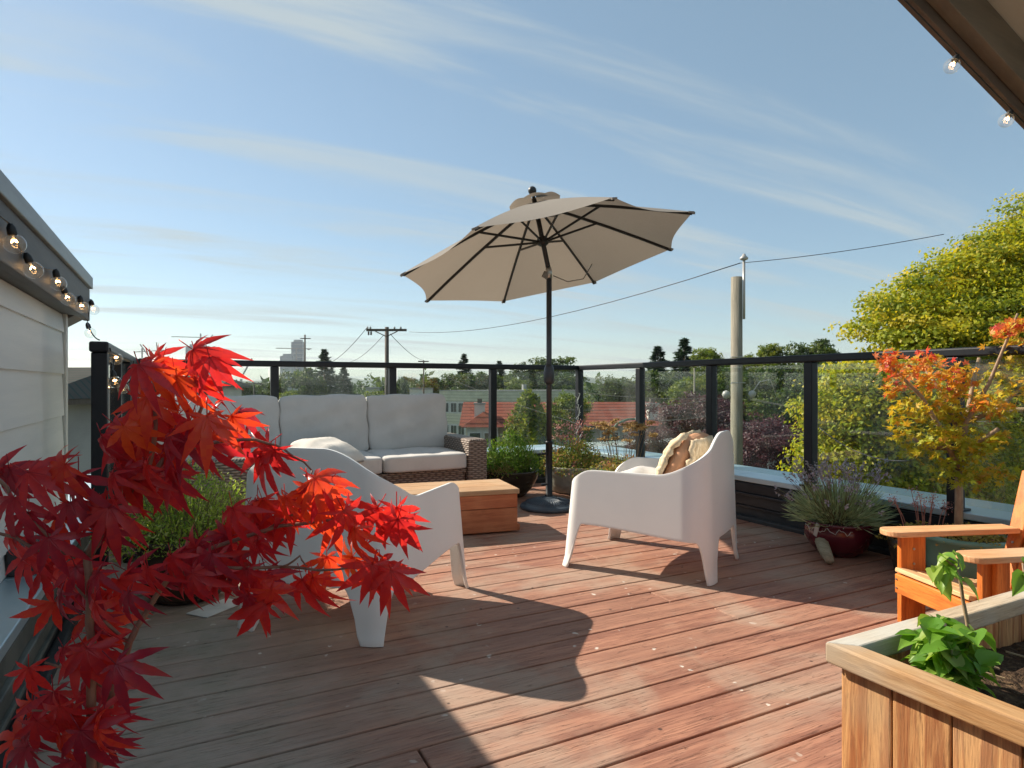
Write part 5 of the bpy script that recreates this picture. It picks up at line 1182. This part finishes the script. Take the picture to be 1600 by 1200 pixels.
# neighbours with grey shingle roofs on the left
def shingle_house(label, px, ridge_py, eave_py, Y, Lh_, Dh, rz, wall_mat, hip=1.5, wins=()):
    p = PX(px, ridge_py, Y); ze_ = EYE-(eave_py-600)/1000*(Y-Dh/2)-GZ; hh = p.z-GZ-ze_
    t = thing('shingle_house', label, 'house', (p.x, p.y, GZ), rz)
    MB().span((-Lh_/2, -Dh/2, 0), (Lh_/2, Dh/2, ze_)).build('wall', M[wall_mat], t)
    m = MB(); roof_prism(m, Lh_, Dh, 0.5, hh, hip); o = m.build('roof', M['shingle'], t); o.location = (0, 0, ze_+0.12)
    MB().span((-Lh_/2-0.52, -Dh/2-0.56, ze_-0.06), (Lh_/2+0.52, -Dh/2-0.47, ze_+0.13)).build('gutter', M['pole_dark'], t)
    MB().span((-Lh_/2-0.48, -Dh/2-0.465, ze_), (Lh_/2+0.48, Dh/2+0.46, ze_+0.115)).build('soffit', M['pole_dark'], t)
    windows(t, wins, (0, -Dh/2, 0), (1, 0, 0)); return t, ze_
t, z_ = shingle_house('grey house with shingled roof and balcony left of the railing post', 25, 582, 634, 15.5, 5.4, 6.0, -YAW+R(-4), 'grey_stucco', 0.7, ((-0.6, 7.8, 1.0, 1.1), (1.65, 7.4, 1.5, 1.9), (1.65, 4.8, 1.5, 1.7)))
bal = MB().span((0.6, -4.10, z_-2.9), (2.68, -3.002, z_-2.72)).build('balcony', M['flat_roof'], t)
MB().span((0.6, -4.10, z_-1.95), (2.68, -4.05, z_-1.90)).build('rail', M['black_metal'], bal)
for k in range(14): MB().span((0.62+k*0.155, -4.085, z_-2.719), (0.64+k*0.155, -4.065, z_-1.951)).build('baluster', M['black_metal'], bal)
shingle_house('grey gabled house behind the top of the red maple', 262, 590, 612, 45, 3.2, 3.4, -YAW+R(75), 'grey_stucco', 0.0, ((0.0, 6.9, 1.2, 1.2),))
shingle_house('small pale house with grey roof beside the yellow-green tree', 312, 596, 606, 42, 3.6, 4.5, -YAW, 'white_stucco', 0.0, ((0.0, 7.2, 0.9, 1.0),))
# low town blocks in the hazy distance
def block(label, px0, px1, top, Y, mat, depth=10, rows=2, cols=4):
    a = PX((px0+px1)/2, top, Y); w = (px1-px0)/1000*Y; hh = a.z-GZ
    t = thing('low_building', label, 'building', (a.x, a.y, GZ), -YAW); MB().span((-w/2, 0, 0), (w/2, depth, hh-0.3)).build('wall', M[mat], t); MB().span((-w/2-.1, -.1, hh-0.299), (w/2+.1, depth+.1, hh)).build('roof', M['flat_roof'], t)
    windows(t, [((c+0.5)/cols*w-w/2, hh-1.9-r*3.1, w/cols*0.5, 1.4) for r in range(rows) for c in range(cols)], (0, 0, 0), (1, 0, 0)); return t
block('white boxy building in the distance left of the T-shaped pole', 504, 530, 593, 130, 'white_stucco', 8, 2, 3)
block('low beige building far behind the middle back cushion', 572, 592, 605, 170, 'beige_stucco')
block('low pale building far below the twin towers', 448, 476, 604, 160, 'white_stucco')
block('low grey building left of the second back post', 392, 420, 603, 150, 'grey_stucco')
block('low white building right of the T-shaped pole', 640, 676, 606, 120, 'white_stucco', 8, 1, 5)
block('grey flat-roofed garage among the purple trees', 1160, 1262, 668, 29, 'grey_stucco', 5, 1, 2)
# towers
def tower(label, parts):
    x0, t0, Y = parts[0][0], parts[0][2], parts[0][3]; b = PX((parts[0][0]+parts[0][1])/2, 600, Y); t = thing('city_tower', label, 'tower', (b.x, b.y, GZ), -YAW)
    for px0, px1, top, Yp, mat in parts:
        w = (px1-px0)/1000*Yp; cx = ((px0+px1)/2-(parts[0][0]+parts[0][1])/2)/1000*Yp; hh = (600-top)/1000*Yp+EYE-GZ
        MB().span((cx-w/2, Yp-Y, 0), (cx+w/2, Yp-Y+w*0.9, hh)).build('tower_block', M[mat], t)
        MB().span((cx-w*0.32, Yp-Y+w*.1, hh+0.01), (cx+w*0.32, Yp-Y+w*0.7, hh+5)).build('roof_plant', M['tower_pale'], t)
        for k in range(1, int(hh/9)):                        # floor slabs standing proud
            MB().span((cx-w/2-.6, Yp-Y-.6, k*9), (cx+w/2+.6, Yp-Y+w*0.9+.6, k*9+0.9)).build('floor_slab', M['tower_pale'], t)
    return t
tower('banded grey tower under construction above the red maple', [(290, 317, 541, 1500, 'tower_glass')])
tower('dark glass tower with lower pale blocks beside it on the skyline', [(455, 472.5, 534, 1500, 'tower_glass'), (442, 462, 556, 1480, 'tower_pale'), (473.5, 481, 575, 1490, 'tower_pale')])
def crane(label, mast_px, top, jib, Y, luff=False):
    b = PX(mast_px, 600, Y); t = thing('tower_crane', label, 'crane', (b.x, b.y, GZ), -YAW)
    H_ = (600-top)/1000*Y+EYE-GZ; s_ = Y/1000
    MB().span((-1.2, -1.2, 0), (1.2, 1.2, H_)).build('mast', M['crane'], t)
    (x0, y0), (x1, y1) = jib; MB().beam(((x0-mast_px)*s_, 0, (600-y0)*s_+EYE-GZ), ((x1-mast_px)*s_, 0, (600-y1)*s_+EYE-GZ), 1.6, 1.8).build('jib', M['crane'], t)
    MB().box(((x1-mast_px)*s_*0.8, 0, (600-(y1*.8+y0*.2))*s_+EYE-GZ-1.5), (5, 2, 2.5)).build('counterweight', M['crane'], t); return t
crane('flat-top crane with long jib above the banded tower', 313.5, 521, ((268, 526), (327, 527.5)), 1450)
crane('crane with thin jib left of the banded tower', 222, 544, ((210, 550), (264, 547)), 1400)
crane('luffing crane with steep boom right of the banded tower', 306, 560, ((314, 545), (333, 523)), 1420)
crane('luffing crane with steep boom above the left end of the maple', 240, 560, ((219, 538), (236, 562)), 1300)
crane('luffing crane with near vertical boom left of the banded tower', 246, 560, ((244.5, 535), (247, 560)), 1350)
crane('flat-top crane crossing the dark glass tower', 463, 545, ((431, 544), (487, 545)), 1400)
crane('small luffing crane seen through the left glass', 377, 592, ((377, 590), (394, 560)), 900)
# ---- utility poles, wires, lamps
def upole(label, px, top, Y, wpx, mat, arm=None):
    p = PX(px, top, Y); r = wpx/2000*Y; t = thing('utility_pole', label, 'utility pole', (p.x, p.y, GZ), -YAW)
    MB().tube([(0, 0, 0), (0, 0, p.z-GZ)], [r*1.15, r*0.92], 14).build('pole_shaft', M[mat], t, smooth=True)
    return t, p.z-GZ, p
t, hz, pT = upole('dark wooden T-shaped utility pole above the sofa', 604.5, 511, 36, 6.6, 'pole_dark')
k_ = 36/1000
zc = (600-516)*k_+EYE-GZ
MB().span((-31.5*k_, -0.13, zc-0.07), (31.5*k_, -0.02-0.1, zc+0.07)).build('crossarm', M['pole_dark'], t)
for s_ in (-1, 1): MB().beam((s_*0.02, -0.135, zc-0.36), (s_*0.62, -0.135, zc-0.07), 0.05, 0.05).build('brace', M['pole_dark'], t)
for x in (-1.06, -0.9, 0.45, 0.8): MB().lathe([(0.0, 0), (0.05, 0), (0.06, 0.06), (0.03, 0.12), (0.0, 0.14)], 8, (x, -0.12, zc+0.071)).build('insulator', M['porcelain'], t)
for x in (-1.0, -0.86): MB().lathe([(0.0, -0.22), (0.05, -0.2), (0.05, -0.02), (0, 0)], 8, (x, -0.12, zc-0.071)).build('cutout', M['pole_dark'], t)
arm_w = [t.matrix_basis @ Vector((x, -0.12, zc+0.18)) for x in (-1.06, 0.45, 0.8)]
n_, hzn, pN = upole('weathered grey utility pole rising behind the right rail', 1151, 433, 15.0, 18.5, 'pole_wood')
kk = 15.0/1000
MB().tube([(0.11, -0.17, hzn-1.0), (0.11, -0.17, hzn+0.36)], 0.03, 10).build('riser_pipe', M['porcelain'], n_, smooth=True)
MB().lathe([(0.04, 0), (0.09, 0.02), (0.095, 0.06), (0.05, 0.10), (0.03, 0.15), (0.0, 0.16)], 14, (0.11, -0.17, hzn+0.361)).build('insulator', M['porcelain'], n_, smooth=True)
for z in (1.9, 2.5): MB().tube([(-0.16, -0.12, hzn-z), (-0.16, -0.12, hzn-z+0.02), (0.16, -0.12, hzn-z+0.02)], 0.015, 6).build('step_bolt', M['steel'], n_)
for (x, z, r) in ((-0.30, 2.75, .10), (0.30, 2.74, .09)): MB().lathe([(0, -r), (r*.7, -r*.7), (r, 0), (r*.7, r*.7), (0, r)], 12, (x, -0.17, hzn-z)).build('lamp_head', M['porcelain'], n_, smooth=True)
MB().tube([(0.30, -0.17, hzn-2.7), (0.48, -0.17, hzn-2.45), (0.72, -0.17, hzn-2.4), (0.85, -0.17, hzn-2.75)], 0.012, 6).build('wire_loop', M['porcelain'], n_, smooth=True)
u3, h3, p3 = upole('thin utility pole with small crossarm by the dark glass tower', 476.5, 523, 150, 2.6, 'pole_dark')
MB().span((-1.0, -0.3, h3-1.0), (1.4, -0.2, h3-0.8)).build('crossarm', M['pole_dark'], u3)
u4, h4, p4 = upole('distant pole with small crossarm right of the T-shaped pole', 662, 563, 110, 2.4, 'pole_dark')
MB().span((-0.9, -0.3, h4-0.3), (0.9, -0.2, h4-0.1)).build('crossarm', M['pole_dark'], u4)
u5, h5, p5 = upole('short dark pole seen through the glass by the second back post', 397, 597, 90, 2.6, 'pole_dark'); MB().span((-1.2, -0.3, h5-0.3), (1.2, -0.2, h5-0.1)).build('crossarm', M['pole_dark'], u5)
u6, h6, p6 = upole('slim pale pole in front of the trees left of the utility pole', 1085, 575, 40, 2.8, 'pole_wood')
def wire(label, pts, r, sag):
    m = MB(); out = []
    for a, b in zip(pts[:-1], pts[1:]):
        for k in range(14): f = k/14; out.append(a.lerp(b, f) - Vector((0, 0, sag*4*f*(1-f))))
    out.append(pts[-1]); m.tube(out, r, 5); tag(m.build('overhead_wire', M['cable'], smooth=True), label, 'wire')
ins = PX(1157, 411, 15.0)
wire('high overhead wire from the near pole across the sky to the T-shaped pole', [PX(640, 518.5, 36), ins], 0.012, 0.55)
wire('high overhead wire from the near pole to the big chestnut tree', [ins, PX(1475, 366, 13.5)], 0.008, 0.06)
wire('sagging wire falling left from the T-shaped pole', [arm_w[0], PX(500, 572, 60)], 0.018, 0.5)
wire('second sagging wire falling left from the T-shaped pole', [PX(600, 523, 36), PX(545, 566, 60)], 0.015, 0.3)
wire('sagging wire falling right from the T-shaped pole', [PX(610, 522, 36), PX(662, 563, 70)], 0.018, 0.3)
for i, (a, b, l) in enumerate((((880, 608, 20), (1143, 622, 15), 'upper service wire left of the near pole'), ((880, 640, 20), (1143, 620, 15), 'middle service wire left of the near pole'), ((1160, 619, 15), (1480, 652, 10), 'service wire running right from the near pole'),
        ((1160, 622, 15), (1590, 660, 9), 'lower service wire running right from the near pole'), ((700, 590, 30), (1000, 690, 13), 'slanting wire in front of the red roof'), ((1000, 655, 18), (1143, 640, 15), 'lowest service wire left of the near pole'), ((1280, 668, 8), (1420, 720, 7), 'dark cable sloping in front of the yellow-green tree'))):
    wire(l, [PX(*a), PX(*b)], 0.006, 0.12)
lb = PX(955, 672, 24); sl_ = thing('street_lamp', 'green curved street lamp in front of the red-roofed house', 'street lamp', (lb.x, lb.y, GZ), -YAW); hz_ = lb.z-GZ; s_ = 24/1000
MB().tube([(0, 0, 0), (0, 0, hz_-0.3), (0.05, 0, hz_), (0.25, 0, hz_+0.26), (0.62, 0, hz_+0.40), (0.95, 0, hz_+0.42)], [0.08, 0.06, 0.055, 0.05, 0.045, 0.04], 8).build('lamp_post', M['lamp_green'], sl_, smooth=True)
MB().box((1.1, 0, hz_+0.42), (0.42, 0.16, 0.09)).build('lamp_head', M['porcelain'], sl_, bevel=0.02)
# distant woodland band, read as one mass
P = []; g = np.random.default_rng(99)
for i in range(900):
    a = R(-48 + 96*g.random()); r = g.uniform(170, 900); h_ = g.uniform(6, 12.5)*(1 if g.random() > .08 else 1.5); w_ = g.uniform(4, 8)
    c = np.array(C(math.sin(a)*r, math.cos(a)*r, GZ)); k = 44; d = unit(g.normal(size=(k, 3))); P.append(c + np.array([0, 0, h_*0.52]) + d*np.array([w_/2, w_/2, h_*0.5])*g.uniform(.7, 1.05, (k, 1)))
P = np.concatenate(P); n = len(P)
me = leaf_mesh('far_wood', M['lf_green'], P, g.normal(size=(n, 3)) + np.array([0, 0, 0.4]), g.uniform(1.8, 3.2, n), g.uniform(1.2, 2.0, n), np.repeat(g.normal(.4, .2, 900), 44)+g.normal(0, .1, n), None, 0.1)
tag(link('far_wood', me), 'distant wooded town reading as one green mass', 'woodland', kind='stuff')

# ---------------------------------------------------------------- air
hz = MB(); hz.span((-5900, -5900, GZ-1.5), (5900, 5900, 140.0)); ho = hz.build('haze', M['ground']); tag(ho, 'thin pale summer haze over the town', 'haze', kind='stuff')
t = NT('haze_air'); t.l.new(t.node('ShaderNodeVolumePrincipled', {'Color': (0.86, 0.92, 0.95, 1), 'Density': 0.00011, 'Anisotropy': 0.35}).outputs[0], t.out.inputs['Volume'])
ho.data.materials.clear(); ho.data.materials.append(t.m)
